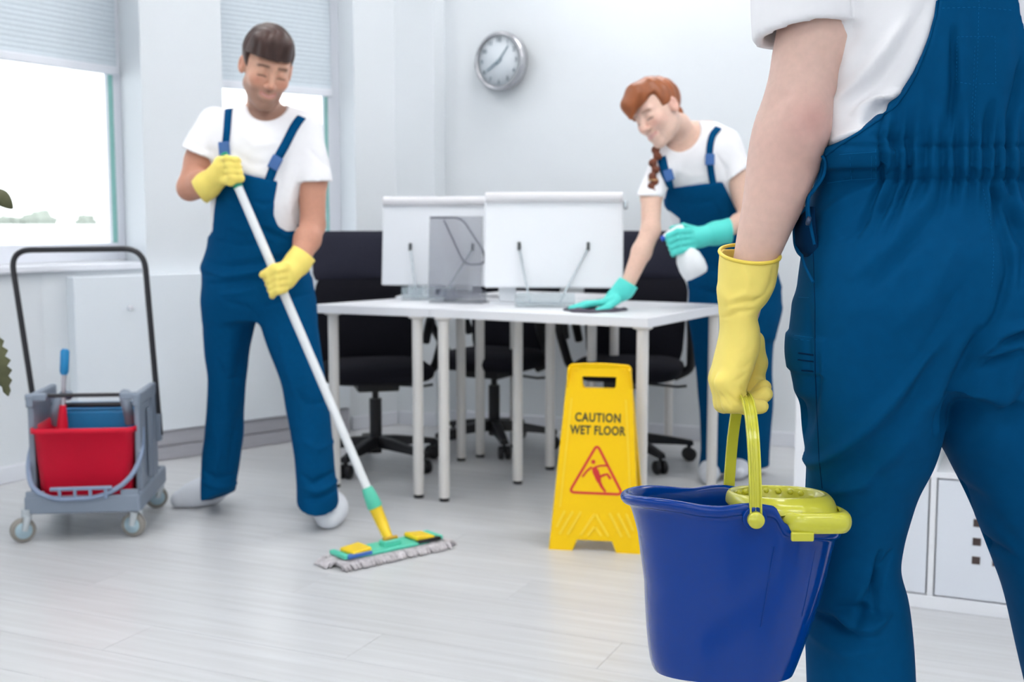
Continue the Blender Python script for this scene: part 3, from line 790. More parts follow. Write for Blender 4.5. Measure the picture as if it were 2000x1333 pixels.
# frame plate (long oval), end straps and joint
pl = [(ML * 0.98 * math.copysign(abs(math.cos(a)) ** 0.5, math.cos(a)), 0.048 * math.copysign(abs(math.sin(a)) ** 0.9, math.sin(a))) for a in [2 * math.pi * k / 40 for k in range(40)]]
MB().prism(pl, 0.025, 0.036).build('frame_plate', M_mint, mop, bevel=0.003)
for s in (-1, 1):
    MB().box((s * ML * 0.66, -0.004, 0.043), (0.036, 0.040, 0.008), Matrix.Rotation(s * 0.10, 3, 'Y'), bev=0.006).build('clamp', M_mopyel, mop)
    MB().box((s * ML * 0.72, -0.040, 0.036), (0.045, 0.010, 0.006), bev=0.003).build('clamp_strap', mat('blue_strap', (60, 110, 190), 0.5, noise=0.03) if s < 0 else M_black, mop)
    MB().box((s * ML * 0.97, 0.0, 0.036), (0.010, 0.045, 0.007), bev=0.004).build('end_tab', M_mint, mop)
def mw(px, py, Y): return MIv @ P(px, py, Y)
jb = mw(762, 1060, (mA.y + mB_.y) / 2); 
pole_bot_w = P(757, 1048, 3.86); pole_top_w = P(437, 299, 3.97)
pd = (pole_top_w - pole_bot_w).normalized()
def on_pole(w): return MIv @ (pole_bot_w + pd * w)
PLN = (pole_top_w - pole_bot_w).length
MB().tube([on_pole(0.13), on_pole(PLN - 0.12)], 0.0145, 18).build('pole', M_pole, mop)
MB().tube([on_pole(PLN - 0.125), on_pole(PLN - 0.02), on_pole(PLN)], [0.0165, 0.0165, 0.011], 18).build('grip', M_green, mop)
MB().tube([on_pole(0.105), on_pole(0.112), on_pole(0.16), on_pole(0.178)], [0.024, 0.026, 0.021, 0.017], 18).build('collar', M_mint, mop)
MB().tube([Vector((jb.x, jb.y, 0.040)), on_pole(0.045), on_pole(0.11)], [0.015, 0.020, 0.022], 14).build('joint_sleeve', M_mopyel, mop)
MB().box((jb.x, jb.y, 0.043), (0.032, 0.020, 0.010), bev=0.005).build('joint_base', M_mint, mop)
MB().tube([(jb.x - 0.026, jb.y, 0.055), (jb.x + 0.026, jb.y, 0.055)], 0.008, 10).build('hinge_pin', mat('hinge_ochre', (190, 150, 30), 0.5, noise=0.05), mop)
tag(mop, 'flat mop with white pole, mint plate and grey fringe held by the man', 'mop')

# ------------------------------------------------------------------ cleaning trolley
M_cart = mat('cart_grey', (134, 146, 162), 0.45, 0.45, noise=0.03, nscale=12)
M_bail = mat('bail_blue_grey', (136, 154, 182), 0.4, 0.5, noise=0.03)
M_redb = mat('bucket_red', (222, 28, 58), 0.4, 0.2, noise=0.03, nscale=8)
M_blue = mat('bright_blue', (22, 132, 192), 0.4, 0.5, noise=0.03)
M_tube = mat('black_tube', (34, 34, 40), 0.4, 0.5, noise=0.05)
M_rub = mat('grey_rubber', (150, 146, 140), 0.7, noise=0.05)
cf = (G(62, 1060) + G(278, 1051)) / 2
ca = math.radians(6)
ct = empty('cleaning_trolley', (cf.x - 0.01, cf.y + 0.0, 0), ca)
CI = (Matrix.Translation(ct.location) @ Matrix.Rotation(ca, 4, 'Z')).inverted()
def cb(c, h, nm, m, bev=0.006, R=None, par=None): return MB().box(c, h, R, bev=bev).build(nm, m, par or ct)
HW, DD = 0.185, 0.46
# tray base
mb = MB(); mb.box((0, DD / 2, 0.108), (HW, DD / 2 + 0.01, 0.012), bev=0.006)
mb.box((0, -0.002, 0.125), (HW + 0.004, 0.010, 0.030), bev=0.006); mb.box((0, DD, 0.125), (HW + 0.004, 0.010, 0.030), bev=0.006)
for s in (-1, 1): mb.box((s * (HW - 0.004), DD / 2, 0.125), (0.010, DD / 2, 0.030), bev=0.006); mb.box((s * 0.155, 0.0, 0.158), (0.03, 0.008, 0.014), bev=0.004)
mb.build('tray', M_cart, ct)
# side frames: upright panels with ribs
for s in (-1, 1):
    mb = MB()
    mb.box((s * (HW - 0.010), 0.075, 0.30), (0.010, 0.022, 0.18), bev=0.005)
    mb.box((s * (HW - 0.010), 0.30, 0.30), (0.010, 0.045, 0.18), bev=0.005)
    mb.box((s * (HW - 0.010), 0.19, 0.470), (0.012, 0.15, 0.022), bev=0.006)
    mb.box((s * (HW - 0.010), 0.19, 0.29), (0.006, 0.12, 0.16))
    mb.box((s * (HW - 0.030), 0.06, 0.483), (0.035, 0.016, 0.012), bev=0.005)
    sf = mb.build('side_frame', M_cart, ct)
    MB().box((s * (HW + 0.002), 0.19, 0.30), (0.003, 0.02, 0.12), bev=0.002).build('rib', M_cart, sf)
MB().tube([(-HW + 0.03, 0.07, 0.486), (HW - 0.03, 0.07, 0.486)], 0.007, 10).build('cross_rod', M_tube, ct)
# push handle
hy = 0.40
hz = lambda px, py, Y: CI @ P(px, py, Y)
Yh = ct.location.y + 0.36
hp = [hz(76, 852, Yh), hz(22, 505, Yh), hz(24, 488, Yh), hz(282, 485, Yh), hz(286, 505, Yh), hz(313, 850, Yh)]
hp = [hp[0], (hp[1] + hp[2]) / 2 , (hp[3] + hp[4]) / 2, hp[5]]
hp[1] = hz(20, 489, Yh); hp[2] = hz(281, 486, Yh)
MB().tube(rround(hp, 0.075, 8), 0.0105, 12).build('push_handle', M_tube, ct)
for s, q in ((-1, hp[0]), (1, hp[3])): MB().box((s * (HW + 0.004), q.y, q.z + 0.03), (0.012, 0.02, 0.05), bev=0.004).build('handle_socket', M_cart, ct)
# red bucket: tapered rounded box with rim
def rrect(w, d, r, z, cx=0, cy=0, n=5):
    out = []
    for (sx, sy, a0) in ((1, -1, -math.pi / 2), (1, 1, 0), (-1, 1, math.pi / 2), (-1, -1, math.pi)):
        for k in range(n + 1):
            a = a0 + math.pi / 2 * k / n; out.append(Vector((cx + sx * (w - r) + r * math.cos(a), cy + sy * (d - r) + r * math.sin(a), z)))
    return out
def tub(zs, nm, m, par, cy): 
    rings = [rrect(w, d, 0.03, z, 0, cy) for (w, d, z) in zs]
    return MB().rings(rings, cap0=True).build(nm, m, par)
rb = empty('mop_bucket', (0, 0, 0)); rb.matrix_world = Matrix.Translation(ct.location) @ Matrix.Rotation(ca, 4, 'Z')
bz0 = 0.121
MBz = [(0.146, 0.105, bz0), (0.150, 0.11, bz0 + 0.02), (0.163, 0.125, bz0 + 0.240), (0.173, 0.135, bz0 + 0.243), (0.173, 0.135, bz0 + 0.260), (0.167, 0.129, bz0 + 0.260), (0.158, 0.120, bz0 + 0.22), (0.145, 0.105, bz0 + 0.01)]
rings = [rrect(w, d, 0.03, z, 0, 0.145) for (w, d, z) in MBz]
mbb = MB().rings(rings, cap0=True, cap1=True); mbb.build('tub', M_redb, rb)
bail = rround([(-0.178, 0.12, bz0 + 0.240), (-0.192, 0.05, bz0 + 0.13), (-0.165, 0.0, bz0 + 0.055), (-0.09, -0.018, bz0 + 0.025), (0.06, -0.018, bz0 + 0.028), (0.15, 0.0, bz0 + 0.075), (0.188, 0.05, bz0 + 0.15), (0.178, 0.12, bz0 + 0.240)], 0.06, 6)
MB().tube(bail, 0.0085, 10).build('bail_handle', M_bail, rb)
for q in (-0.07, -0.02, 0.03, 0.08): MB().box((q, -0.019, bz0 + 0.045), (0.005, 0.006, 0.020), bev=0.002).build('grip_rib', M_bail, rb)
MB().tube([(-0.10, -0.018, bz0 + 0.060), (0.10, -0.018, bz0 + 0.062)], 0.007, 8).build('grip_bar', M_bail, rb)
tag(rb, 'red plastic mop bucket with grey-blue bail handle sitting in the trolley', 'bucket')
# blue rear tub in the trolley
rb2 = empty('rear_bucket', (0, 0, 0)); rb2.matrix_world = Matrix.Translation(ct.location) @ Matrix.Rotation(ca, 4, 'Z')
zs = [(0.146, 0.075, bz0), (0.150, 0.08, bz0 + 0.02), (0.160, 0.085, bz0 + 0.265), (0.168, 0.092, bz0 + 0.268), (0.168, 0.092, bz0 + 0.283), (0.160, 0.086, bz0 + 0.283), (0.152, 0.078, bz0 + 0.22), (0.14, 0.07, bz0 + 0.01)]
MB().rings([rrect(w, d, 0.03, z, 0, 0.375) for (w, d, z) in zs], cap0=True, cap1=True).build('tub', M_blue, rb2)
MB().tube([(-0.165, 0.275, bz0 + 0.300), (0.165, 0.275, bz0 + 0.300)], 0.010, 10).build('rim_bar', M_tube, rb2)
tag(rb2, 'blue plastic bucket behind the red one in the trolley', 'bucket')
# wringer: two curved arms, press plates, lever
for s in (-1, 1):
    MB().tube(bez([(s * 0.125, 0.18, bz0 + 0.25), (s * 0.122, 0.16, bz0 + 0.30), (s * 0.105, 0.19, bz0 + 0.345), (s * 0.10, 0.25, bz0 + 0.34)], 16), 0.018, 10).build('wringer_arm', M_cart, ct)
MB().box((0, 0.235, bz0 + 0.245), (0.13, 0.006, 0.037), bev=0.004).build('wringer_plate', M_blue, ct)
lv0 = Vector((-0.085, 0.10, bz0 + 0.263)); lt = hz(127, 682, ct.location.y + 0.09)
MB().tube([lv0, lv0 + (lt - lv0) * 0.68], 0.0085, 12).build('lever_rod', mat('lever_steel', (200, 196, 205), 0.25, metal=0.6, noise=0.03), ct)
MB().tube([lv0 + Vector((0, 0, -0.02)), lv0 + (lt - lv0) * 0.25], [0.020, 0.011], 12).build('lever_socket', M_redb, ct)
MB().tube([lv0 + (lt - lv0) * 0.66, lv0 + (lt - lv0) * 0.70, lt - (lt - lv0) * 0.03, lt], [0.011, 0.015, 0.015, 0.009], 14).build('lever_grip', M_blue, ct)
# casters
for (x, y, sw) in ((-0.185, 0.0, 0.5), (0.170, 0.03, -0.3), (0.170, DD - 0.02, 0.4), (-0.180, DD - 0.02, -0.4)):
    d_ = Vector((math.cos(sw), math.sin(sw), 0)); n_v = Vector((-d_.y, d_.x, 0)); R = Matrix((d_.to_tuple(), (0, 0, 1), n_v.to_tuple())).transposed()
    cs = MB().tube([(x, y, 0.112), (x, y, 0.090)], 0.018, 12).build('caster', mat('zinc', (205, 212, 216), 0.3, metal=0.7, noise=0.04), ct)
    for q in (-1, 1):
        MB().tube([Vector((x, y, 0.092)) + n_v * 0.018 * q, Vector((x, y, 0.042)) + n_v * 0.018 * q - d_ * 0.012], [0.014, 0.010], 10).build('fork', mat('zinc', (0, 0, 0)), cs)
    cc = Vector((x, y, 0.042)) - d_ * 0.014
    MB().lathe([(0.012, -0.013), (0.034, -0.013), (0.041, -0.009), (0.042, 0.0), (0.041, 0.009), (0.034, 0.013), (0.012, 0.013)], cc, 24, R).build('tyre', M_rub, cs)
    MB().lathe([(0.0, -0.0145), (0.028, -0.0145), (0.030, 0.0), (0.028, 0.0145), (0.0, 0.0145)], cc, 20, R, cap=False).build('hub', mat('hub_blue', (176, 202, 214), 0.4, noise=0.03), cs)
tag(ct, 'grey cleaning trolley on casters with a black push handle by the window', 'trolley')

# ------------------------------------------------------------------ house plant at the left edge
M_leaf = mat('olive_leaf', (88, 90, 64), 0.6, 0.3, noise=0.25, nscale=25)
pt = empty('potted_plant', (-1.62, 3.0, 0))
MB().lathe([(0.0, 0.0), (0.115, 0.0), (0.125, 0.02), (0.15, 0.24), (0.157, 0.25), (0.157, 0.28), (0.148, 0.28), (0.142, 0.25), (0.0, 0.245)], (0, 0, 0), 32, cap=False).build('pot', mat('white_pot', (225, 225, 222), 0.4, noise=0.03), pt)
MB().lathe([(0.0, 0.252), (0.141, 0.252)], (0, 0, 0), 24, cap=False).build('soil', mat('soil', (70, 56, 44), 0.95, noise=0.4, nscale=60, bump=0.6), pt)
def leaf_mesh(base, tip, width, droop, nrm, teeth=0.0):
    base, tip = Vector(base), Vector(tip); n_seg = 14; ax = tip - base; side = ax.cross(Vector(nrm)).normalized()
    up = side.cross(ax).normalized(); vs = []; fs = []
    for i in range(n_seg + 1):
        f = i / n_seg; p_ = base + ax * f + up * (droop * math.sin(math.pi * f))
        w = width * (math.sin(math.pi * min(1, f * 0.93 + 0.05)) ** 0.8); w *= 1 + teeth * (1 if i % 2 else -1)
        for q in (-1, 0, 1): vs.append(p_ + side * (w * q) - up * (0.25 * w * (q * q)))
    for i in range(n_seg):
        for q in range(2): a = i * 3 + q; fs.append((a, a + 1, a + 4, a + 3))
    return MB().add(vs, fs, True)
def pl_loc(px, py, Y): return P(px, py, Y) - Vector(pt.location)
stems = [((0.0, 0.0, 0.25), (0.06, 0.03, 0.70), tuple(pl_loc(-22, 372, 3.05))), ((0.03, 0.02, 0.25), (0.10, 0.02, 0.55), tuple(pl_loc(-14, 640, 3.0))), ((-0.03, 0, 0.25), (-0.1, 0.05, 0.6), (-0.2, 0.03, 0.95))]
for st in stems: MB().tube(bez(st, 12), [0.008 - 0.0004 * k for k in range(13)], 8).build('stem', mat('stem_brown', (88, 82, 52), 0.8, noise=0.2), pt)
lv = []
l1 = leaf_mesh(pl_loc(-14, 640, 3.0), pl_loc(16, 774, 3.0), 0.022, 0.020, (0.25, -1, 0.1), 0.25); lv.append(l1)
l2 = leaf_mesh(pl_loc(-22, 372, 3.05), pl_loc(25, 408, 3.05), 0.022, 0.02, (0.2, -1, 0.6), 0.0); lv.append(l2)
rg = random.Random(8)
for k in range(16):
    st = stems[k % 3]; f = 0.35 + 0.6 * rg.random(); b_ = bez(st, 12)[int(f * 12)]; a = math.pi * 0.65 + rg.random() * math.pi * 0.9
    lv.append(leaf_mesh(b_, b_ + Vector((math.cos(a) * 0.2, math.sin(a) * 0.2, 0.08 * rg.random() - 0.06)), 0.032, 0.03, (0, 0, 1), 0.15))
for q in lv:
    o = q.build('leaf', M_leaf, pt); md = o.modifiers.new('thick', 'SOLIDIFY'); md.thickness = 0.0012
tag(pt, 'potted plant with toothed olive leaves at the left edge of the photo', 'plant')
# ------------------------------------------------------------------ implicit-surface modelling
from mathutils.bvhtree import BVHTree
def A3(v): return np.array([v[0], v[1], v[2]], dtype=np.float64)
def px3(px, py, Y): return A3(P(px, py, Y))
def smin(a, b, k):
    h = np.clip(0.5 + 0.5 * (b - a) / k, 0, 1); return b * (1 - h) + a * h - k * h * (1 - h)
def smax(a, b, k): return -smin(-a, -b, k)
def cap(p, a, b, ra, rb):
    ab = b - a; t = np.clip(((p - a) @ ab) / (ab @ ab), 0, 1)
    return np.linalg.norm(p - a - t[:, None] * ab, axis=1) - (ra + (rb - ra) * t)
def chain(p, pts, rs, k=0.01):
    d = None
    for i in range(len(pts) - 1):
        q = cap(p, np.asarray(pts[i]), np.asarray(pts[i + 1]), rs[i], rs[i + 1]); d = q if d is None else smin(d, q, k)
    return d
def ell(p, c, r, R=None):
    q = p - c
    if R is not None: q = q @ R            # columns of R are the local axes
    r = np.asarray(r); k0 = np.linalg.norm(q / r, axis=1); k1 = np.linalg.norm(q / (r * r), axis=1) + 1e-9
    return k0 * (k0 - 1) / k1
def rbx(p, c, h, r, R=None):
    q = p - c
    if R is not None: q = q @ R
    q = np.abs(q) - (np.asarray(h) - r)
    return np.linalg.norm(np.maximum(q, 0), axis=1) + np.minimum(q.max(axis=1), 0) - r
def plane(p, o, n): n = np.asarray(n) / np.linalg.norm(n); return (p - o) @ n
def _cr(x, xp, fp):
    """smooth (cubic Hermite, finite differences) interpolation, clamped"""
    m = np.gradient(fp, xp, axis=0) if len(xp) > 2 else np.zeros_like(fp)
    x = np.clip(x, xp[0], xp[-1]); i = np.clip(np.searchsorted(xp, x) - 1, 0, len(xp) - 2)
    h = (xp[i + 1] - xp[i]); t = (x - xp[i]) / h; t2 = t * t; t3 = t2 * t
    return (2 * t3 - 3 * t2 + 1) * fp[i] + (t3 - 2 * t2 + t) * h * m[i] + (-2 * t3 + 3 * t2) * fp[i + 1] + (t3 - t2) * h * m[i + 1]
class ZLoft:
    """stack of horizontal ellipses; rows are (pixel row, left px, right px, depth, half depth[, squareness])"""
    def __init__(s, rows, inflate=0.0):
        t = []
        for r in rows:
            py, l, rr, Y, hd = r[:5]; a = px3(l, py, Y); b = px3(rr, py, Y)
            t.append((a[2] * 0.5 + b[2] * 0.5, (a[0] + b[0]) / 2, Y, (b[0] - a[0]) / 2 + inflate, hd + inflate))
        t.sort(); t = np.array(t); zz = np.linspace(t[0, 0], t[-1, 0], 160)
        s.z = zz; s.v = np.stack([_cr(zz, t[:, 0], t[:, k]) for k in range(1, 5)], 1); s.z0, s.z1 = t[0, 0], t[-1, 0]
    def __call__(s, p, inf=0.0, capr=True, e=2.0):
        z = np.clip(p[:, 2], s.z0, s.z1); c = [np.interp(z, s.z, s.v[:, k]) for k in range(4)]
        rx = np.maximum(c[2] + inf, 1e-3); ry = np.maximum(c[3] + inf, 1e-3)
        x = p[:, 0] - c[0]; y = p[:, 1] - c[1]
        if e == 2.0:
            k0 = np.sqrt((x / rx) ** 2 + (y / ry) ** 2); k1 = np.sqrt((x / rx ** 2) ** 2 + (y / ry ** 2) ** 2) + 1e-9
            d = k0 * (k0 - 1) / k1
        else:
            k0 = (np.abs(x / rx) ** e + np.abs(y / ry) ** e) ** (1 / e); d = (k0 - 1) * np.minimum(rx, ry)
        dz = np.abs(p[:, 2] - z) - (inf if capr else 0)
        dz = np.maximum(p[:, 2] - s.z1, s.z0 - p[:, 2]) - (max(inf, 0) if capr else 0)
        return np.where(dz > 0, np.sqrt(np.maximum(d, 0) ** 2 + np.maximum(dz, 0) ** 2) + np.minimum(d, 0) * 0, np.maximum(d, dz))
def poly2(x, z, pts):
    """signed distance to a polygon in the x-z plane"""
    pts = np.asarray(pts); n = len(pts); d = np.full(x.shape, 1e9); ins = np.zeros(x.shape, bool)
    for i in range(n):
        a = pts[i]; b = pts[(i + 1) % n]; e = b - a; wx = x - a[0]; wz = z - a[1]
        t = np.clip((wx * e[0] + wz * e[1]) / (e @ e + 1e-12), 0, 1)
        d = np.minimum(d, (wx - e[0] * t) ** 2 + (wz - e[1] * t) ** 2)
        c1 = (a[1] > z) != (b[1] > z); ins ^= c1 & (x < (b[0] - a[0]) * (z - a[1]) / (b[1] - a[1] + 1e-12) + a[0])
    d = np.sqrt(d); return np.where(ins, -d, d)
def mesh_field(f, lo, hi, h, smooth=2):
    lo = np.asarray(lo, float); hi = np.asarray(hi, float); S = 4
    nc = np.ceil((hi - lo) / (h * S)).astype(int) + 1
    def ev(g):
        out = np.empty(len(g))
        for i in range(0, len(g), 400000): out[i:i + 400000] = f(g[i:i + 400000])
        return out
    ax = [lo[k] + np.arange(nc[k]) * h * S for k in range(3)]
    Gc = np.stack(np.meshgrid(*ax, indexing='ij'), -1); Fc = ev(Gc.reshape(-1, 3)).reshape(nc)
    cor = [Fc[i:nc[0] - 1 + i, j:nc[1] - 1 + j, k:nc[2] - 1 + k] for i in (0, 1) for j in (0, 1) for k in (0, 1)]
    mn = np.min(np.abs(cor), 0); sg = np.min(cor, 0) * np.max(cor, 0) < 0
    act = sg | (mn < h * S * 1.7)
    nf = (nc - 1) * S + 1
    F = np.repeat(np.repeat(np.repeat(Fc[:-1, :-1, :-1], S, 0), S, 1), S, 2)
    F = np.pad(F, ((0, 1),) * 3, mode='edge'); need = np.zeros(nf, bool)
    ci = np.argwhere(act)
    for dx in range(S + 1):
        for dy in range(S + 1):
            for dz in range(S + 1): need[ci[:, 0] * S + dx, ci[:, 1] * S + dy, ci[:, 2] * S + dz] = True
    idx = np.argwhere(need); F[need] = ev(lo + idx * h)
    F[0], F[-1], F[:, 0], F[:, -1], F[:, :, 0], F[:, :, -1] = (np.maximum(q, h) for q in (F[0], F[-1], F[:, 0], F[:, -1], F[:, :, 0], F[:, :, -1]))
    I = F < 0; n = nf - 1
    cs = sum(I[i:n[0] + i, j:n[1] + j, k:n[2] + k].astype(np.int8) for i in (0, 1) for j in (0, 1) for k in (0, 1))
    cells = np.argwhere((cs > 0) & (cs < 8)); vid = np.full(n, -1, np.int64); vid[tuple(cells.T)] = np.arange(len(cells))
    acc = np.zeros((len(cells), 3)); cnt = np.zeros(len(cells))
    for axis in range(3):
        o = [k for k in range(3) if k != axis]
        for a in (0, 1):
            for b in (0, 1):
                s0 = np.zeros(3, int); s0[o[0]] = a; s0[o[1]] = b; s1 = s0.copy(); s1[axis] = 1
                f0 = F[tuple((cells + s0).T)]; f1 = F[tuple((cells + s1).T)]; m = (f0 < 0) != (f1 < 0)
                t = np.where(m, f0 / np.where(m, f0 - f1, 1), 0); q = np.tile(s0.astype(float), (len(cells), 1)); q[:, axis] = t
                acc[m] += q[m]; cnt[m] += 1
    V = lo + h * (cells + acc / np.maximum(cnt, 1)[:, None]); Qs = []
    for axis in range(3):
        o = [(axis + 1) % 3, (axis + 2) % 3]; s1 = [slice(None)] * 3; s0 = [slice(None)] * 3; s0[axis] = slice(0, -1); s1[axis] = slice(1, None)
        ch = I[tuple(s0)] != I[tuple(s1)]; e = np.argwhere(ch); e = e[(e[:, o[0]] > 0) & (e[:, o[1]] > 0) & (e[:, o[0]] < nf[o[0]] - 1) & (e[:, o[1]] < nf[o[1]] - 1)]
        q = []
        for (a, b) in ((1, 1), (0, 1), (0, 0), (1, 0)):
            c = e.copy(); c[:, o[0]] -= a; c[:, o[1]] -= b; q.append(vid[tuple(c.T)])
        q = np.stack(q, 1); fl = ~I[tuple(e.T)]; q[fl] = q[fl][:, ::-1]; Qs.append(q)
    Qd = np.concatenate(Qs); Qd = Qd[(Qd >= 0).all(1)]
    for _ in range(smooth): V = lap(V, Qd, 0.5)
    return V, Qd
def lap(V, Qd, w):
    e = np.concatenate([Qd[:, [0, 1]], Qd[:, [1, 2]], Qd[:, [2, 3]], Qd[:, [3, 0]]]); n = len(V)
    dg = np.bincount(e[:, 0], minlength=n) + np.bincount(e[:, 1], minlength=n)
    S = np.stack([np.bincount(e[:, 0], V[e[:, 1], k], n) + np.bincount(e[:, 1], V[e[:, 0], k], n) for k in range(3)], 1)
    return V + w * (S / np.maximum(dg, 1)[:, None] - V)
def vnormals(V, Qd):
    fn = np.cross(V[Qd[:, 2]] - V[Qd[:, 0]], V[Qd[:, 3]] - V[Qd[:, 1]]); N = np.zeros_like(V)
    for k in range(4):
        for c in range(3): N[:, c] += np.bincount(Qd[:, k], fn[:, c], len(V))
    return N / (np.linalg.norm(N, axis=1, keepdims=True) + 1e-12)
def solid(name, V, Qd, m, parent, col=None):
    """link a meshed field as one smooth mesh object (vertices given in world space)"""
    if parent is not None: V = V - A3(parent.location)
    me = bpy.data.meshes.new(name); me.vertices.add(len(V)); me.vertices.foreach_set('co', V.astype(np.float32).ravel())
    me.loops.add(Qd.size); me.loops.foreach_set('vertex_index', Qd.astype(np.int32).ravel())
    me.polygons.add(len(Qd)); me.polygons.foreach_set('loop_start', np.arange(0, Qd.size, 4, dtype=np.int32))
    me.update(calc_edges=True); me.validate()
    me.polygons.foreach_set('use_smooth', np.ones(len(me.polygons), bool))
    if col is not None:
        at = me.color_attributes.new('Col', 'FLOAT_COLOR', 'POINT')
        at.data.foreach_set('color', np.concatenate([col, np.ones((len(col), 1))], 1).astype(np.float32).ravel())
    me.materials.append(m); o = bpy.data.objects.new(name, me); COL.objects.link(o)
    if parent is not None: o.parent = parent
    return o
class Surf:
    """a meshed surface one can lay stitches, straps and patches on"""
    def __init__(s, V, Qd): s.b = BVHTree.FromPolygons([Vector(v) for v in V], [tuple(int(i) for i in q) for q in Qd])
    def ray(s, px, py, off=0.0):
        o = Vector((0, 0, CAMH)); d = (P(px, py, 2.0) - o).normalized(); h = s.b.ray_cast(o, d)
        if h[0] is None:
            h = s.b.find_nearest(P(px, py, s.hint) if hasattr(s, 'hint') else P(px, py, 2.0))
        n = h[1] if h[1].dot(d) < 0 else -h[1]
        return h[0] + n * off, n
    def near(s, p, off=0.0):
        h = s.b.find_nearest(Vector(p)); return h[0] + h[1] * off, h[1]
def vnoise(p, seed=0):
    """cheap smooth pseudo-noise in [-1, 1]"""
    r = np.random.RandomState(seed); o = np.zeros(len(p))
    for k in range(5):
        d = r.randn(3); d /= np.linalg.norm(d); o += np.sin(p @ d * (1 + 0.7 * k) + r.rand() * 6.28) / (1 + 0.5 * k)
    return o / 2.6
def sstep(a, b, x): t = np.clip((x - a) / (b - a), 0, 1); return t * t * (3 - 2 * t)
def creases(V, N, lst, hint=None, face=-1):
    """push folds into cloth: each is (polyline in px, depth, width m, height m); acts on faces turned to the viewer"""
    D = np.zeros(len(V))
    for (pl, Y, w, amp) in lst:
        pts = [px3(a, b, Y) for a, b in pl]; best = np.full(len(V), 1e9); along = np.zeros(len(V)); L = sum(np.linalg.norm(pts[i + 1][[0, 2]] - pts[i][[0, 2]]) for i in range(len(pts) - 1)); acc = 0
        for i in range(len(pts) - 1):
            a = pts[i][[0, 2]]; b = pts[i + 1][[0, 2]]; e = b - a; q = V[:, [0, 2]] - a; t = np.clip(q @ e / (e @ e), 0, 1)
            d = np.linalg.norm(q - t[:, None] * e, axis=1); m = d < best; best[m] = d[m]; along[m] = (acc + t[m] * np.linalg.norm(e)) / L; acc += np.linalg.norm(e)
        wl = w * (0.55 + 0.45 * np.sin(np.pi * np.clip(along, 0, 1)))
        fac = np.exp(-(best / wl) ** 2) * np.sin(np.pi * np.clip(0.04 + 0.92 * along, 0, 1)) ** 0.6
        fac *= (N[:, 1] * face > -0.15)
        if abs(Y) > 0: fac *= (np.abs(V[:, 1] - Y) < 0.28)
        D += amp * fac
    return D
def ribbon(surf_pts, width, m, name, parent, thick=0.0025):
    """flat strap following (point, normal) pairs"""
    pts = [a for a, _ in surf_pts]; nn_ = [b for _, b in surf_pts]; L_, R_ = [], []; par = A3(parent.location) if parent is not None else np.zeros(3)
    off = Vector(par)
    for i in range(len(pts)):
        t = (pts[min(i + 1, len(pts) - 1)] - pts[max(i - 1, 0)]).normalized(); s_ = t.cross(nn_[i]).normalized() * (width / 2 if not isinstance(width, (list, tuple)) else width[i] / 2)
        L_.append(pts[i] - s_ - off); R_.append(pts[i] + s_ - off)
    n_ = len(pts); mb = MB(); mb.add(L_ + R_, [(i, i + 1, n_ + i + 1, n_ + i) for i in range(n_ - 1)], True)
    o = mb.build(name, m, parent); md = o.modifiers.new('thick', 'SOLIDIFY'); md.thickness = thick; md.offset = 1.0; return o

# ---- heads
def axes(fwd, up):
    f = np.asarray(fwd, float); f /= np.linalg.norm(f); u = np.asarray(up, float); u = u - f * (u @ f); u /= np.linalg.norm(u)
    r = np.cross(f, u); return np.stack([r, f, u], 1)          # columns: right, forward, up
def head_field(q, male=True):
    """head in its own frame (x right, y forward, z up), about 23 cm tall"""
    x = np.abs(q[:, 0]); s = np.stack([x, q[:, 1], q[:, 2]], 1)
    d = ell(q, np.array([0, -0.012, 0.035]), (0.074, 0.094, 0.085))
    d = smin(d, ell(q, np.array([0, 0.022, -0.028]), (0.062, 0.066, 0.082)), 0.03)
    jw = 0.047 if male else 0.043
    d = smin(d, cap(s, np.array([jw, -0.005, -0.055]), np.array([0.012, 0.062, -0.098]), 0.018, 0.020 if male else 0.016), 0.025)
    d = smin(d, ell(q, np.array([0, 0.070, -0.098]), (0.020, 0.018, 0.017)), 0.015)
    d = smin(d, ell(s, np.array([0.040, 0.058, -0.020]), (0.024, 0.022, 0.024)), 0.02)          # cheek
    d = smin(d, cap(s, np.array([0.0, 0.083, 0.030]), np.array([0.040, 0.070, 0.032]), 0.011 if male else 0.008, 0.010), 0.014)   # brow
    d = smax(d, -ell(s, np.array([0.031, 0.094, 0.008]), (0.019, 0.016, 0.013)), 0.012)           # socket
    d = smin(d, ell(s, np.array([0.031, 0.071, 0.007]), (0.0155, 0.0145, 0.0125)), 0.004)         # closed lid
    d = smin(d, cap(q, np.array([0, 0.084, 0.022]), np.array([0, 0.108, -0.028]), 0.0075, 0.0115), 0.010)
    d = smin(d, ell(s, np.array([0.0115, 0.096, -0.032]), (0.0085, 0.011, 0.0075)), 0.006)
    # smiling lips
    d = smin(d, ell(q, np.array([0, 0.082, -0.066]), (0.026, 0.014, 0.020)), 0.012)
    d = smin(d, cap(s, np.array([0.0, 0.0925, -0.0590]), np.array([0.027, 0.079, -0.0535]), 0.0040, 0.0024), 0.004)
    d = smin(d, cap(s, np.array([0.0, 0.0910, -0.0705]), np.array([0.025, 0.079, -0.0585]), 0.0048, 0.0026), 0.004)
    d = smax(d, -cap(s, np.array([0.0, 0.099, -0.0642]), np.array([0.026, 0.084, -0.0570]), 0.0028, 0.0016), 0.003)
    # ear
    e = ell(s, np.array([0.078, -0.012, 0.002]), (0.011, 0.020, 0.032), np.array([[0.94, -0.34, 0], [0.34, 0.94, 0], [0, 0, 1.0]]))
    e = smax(e, -ell(s, np.array([0.088, -0.008, 0.004]), (0.007, 0.011, 0.020)), 0.004)
    d = smin(d, e, 0.006)
    return d
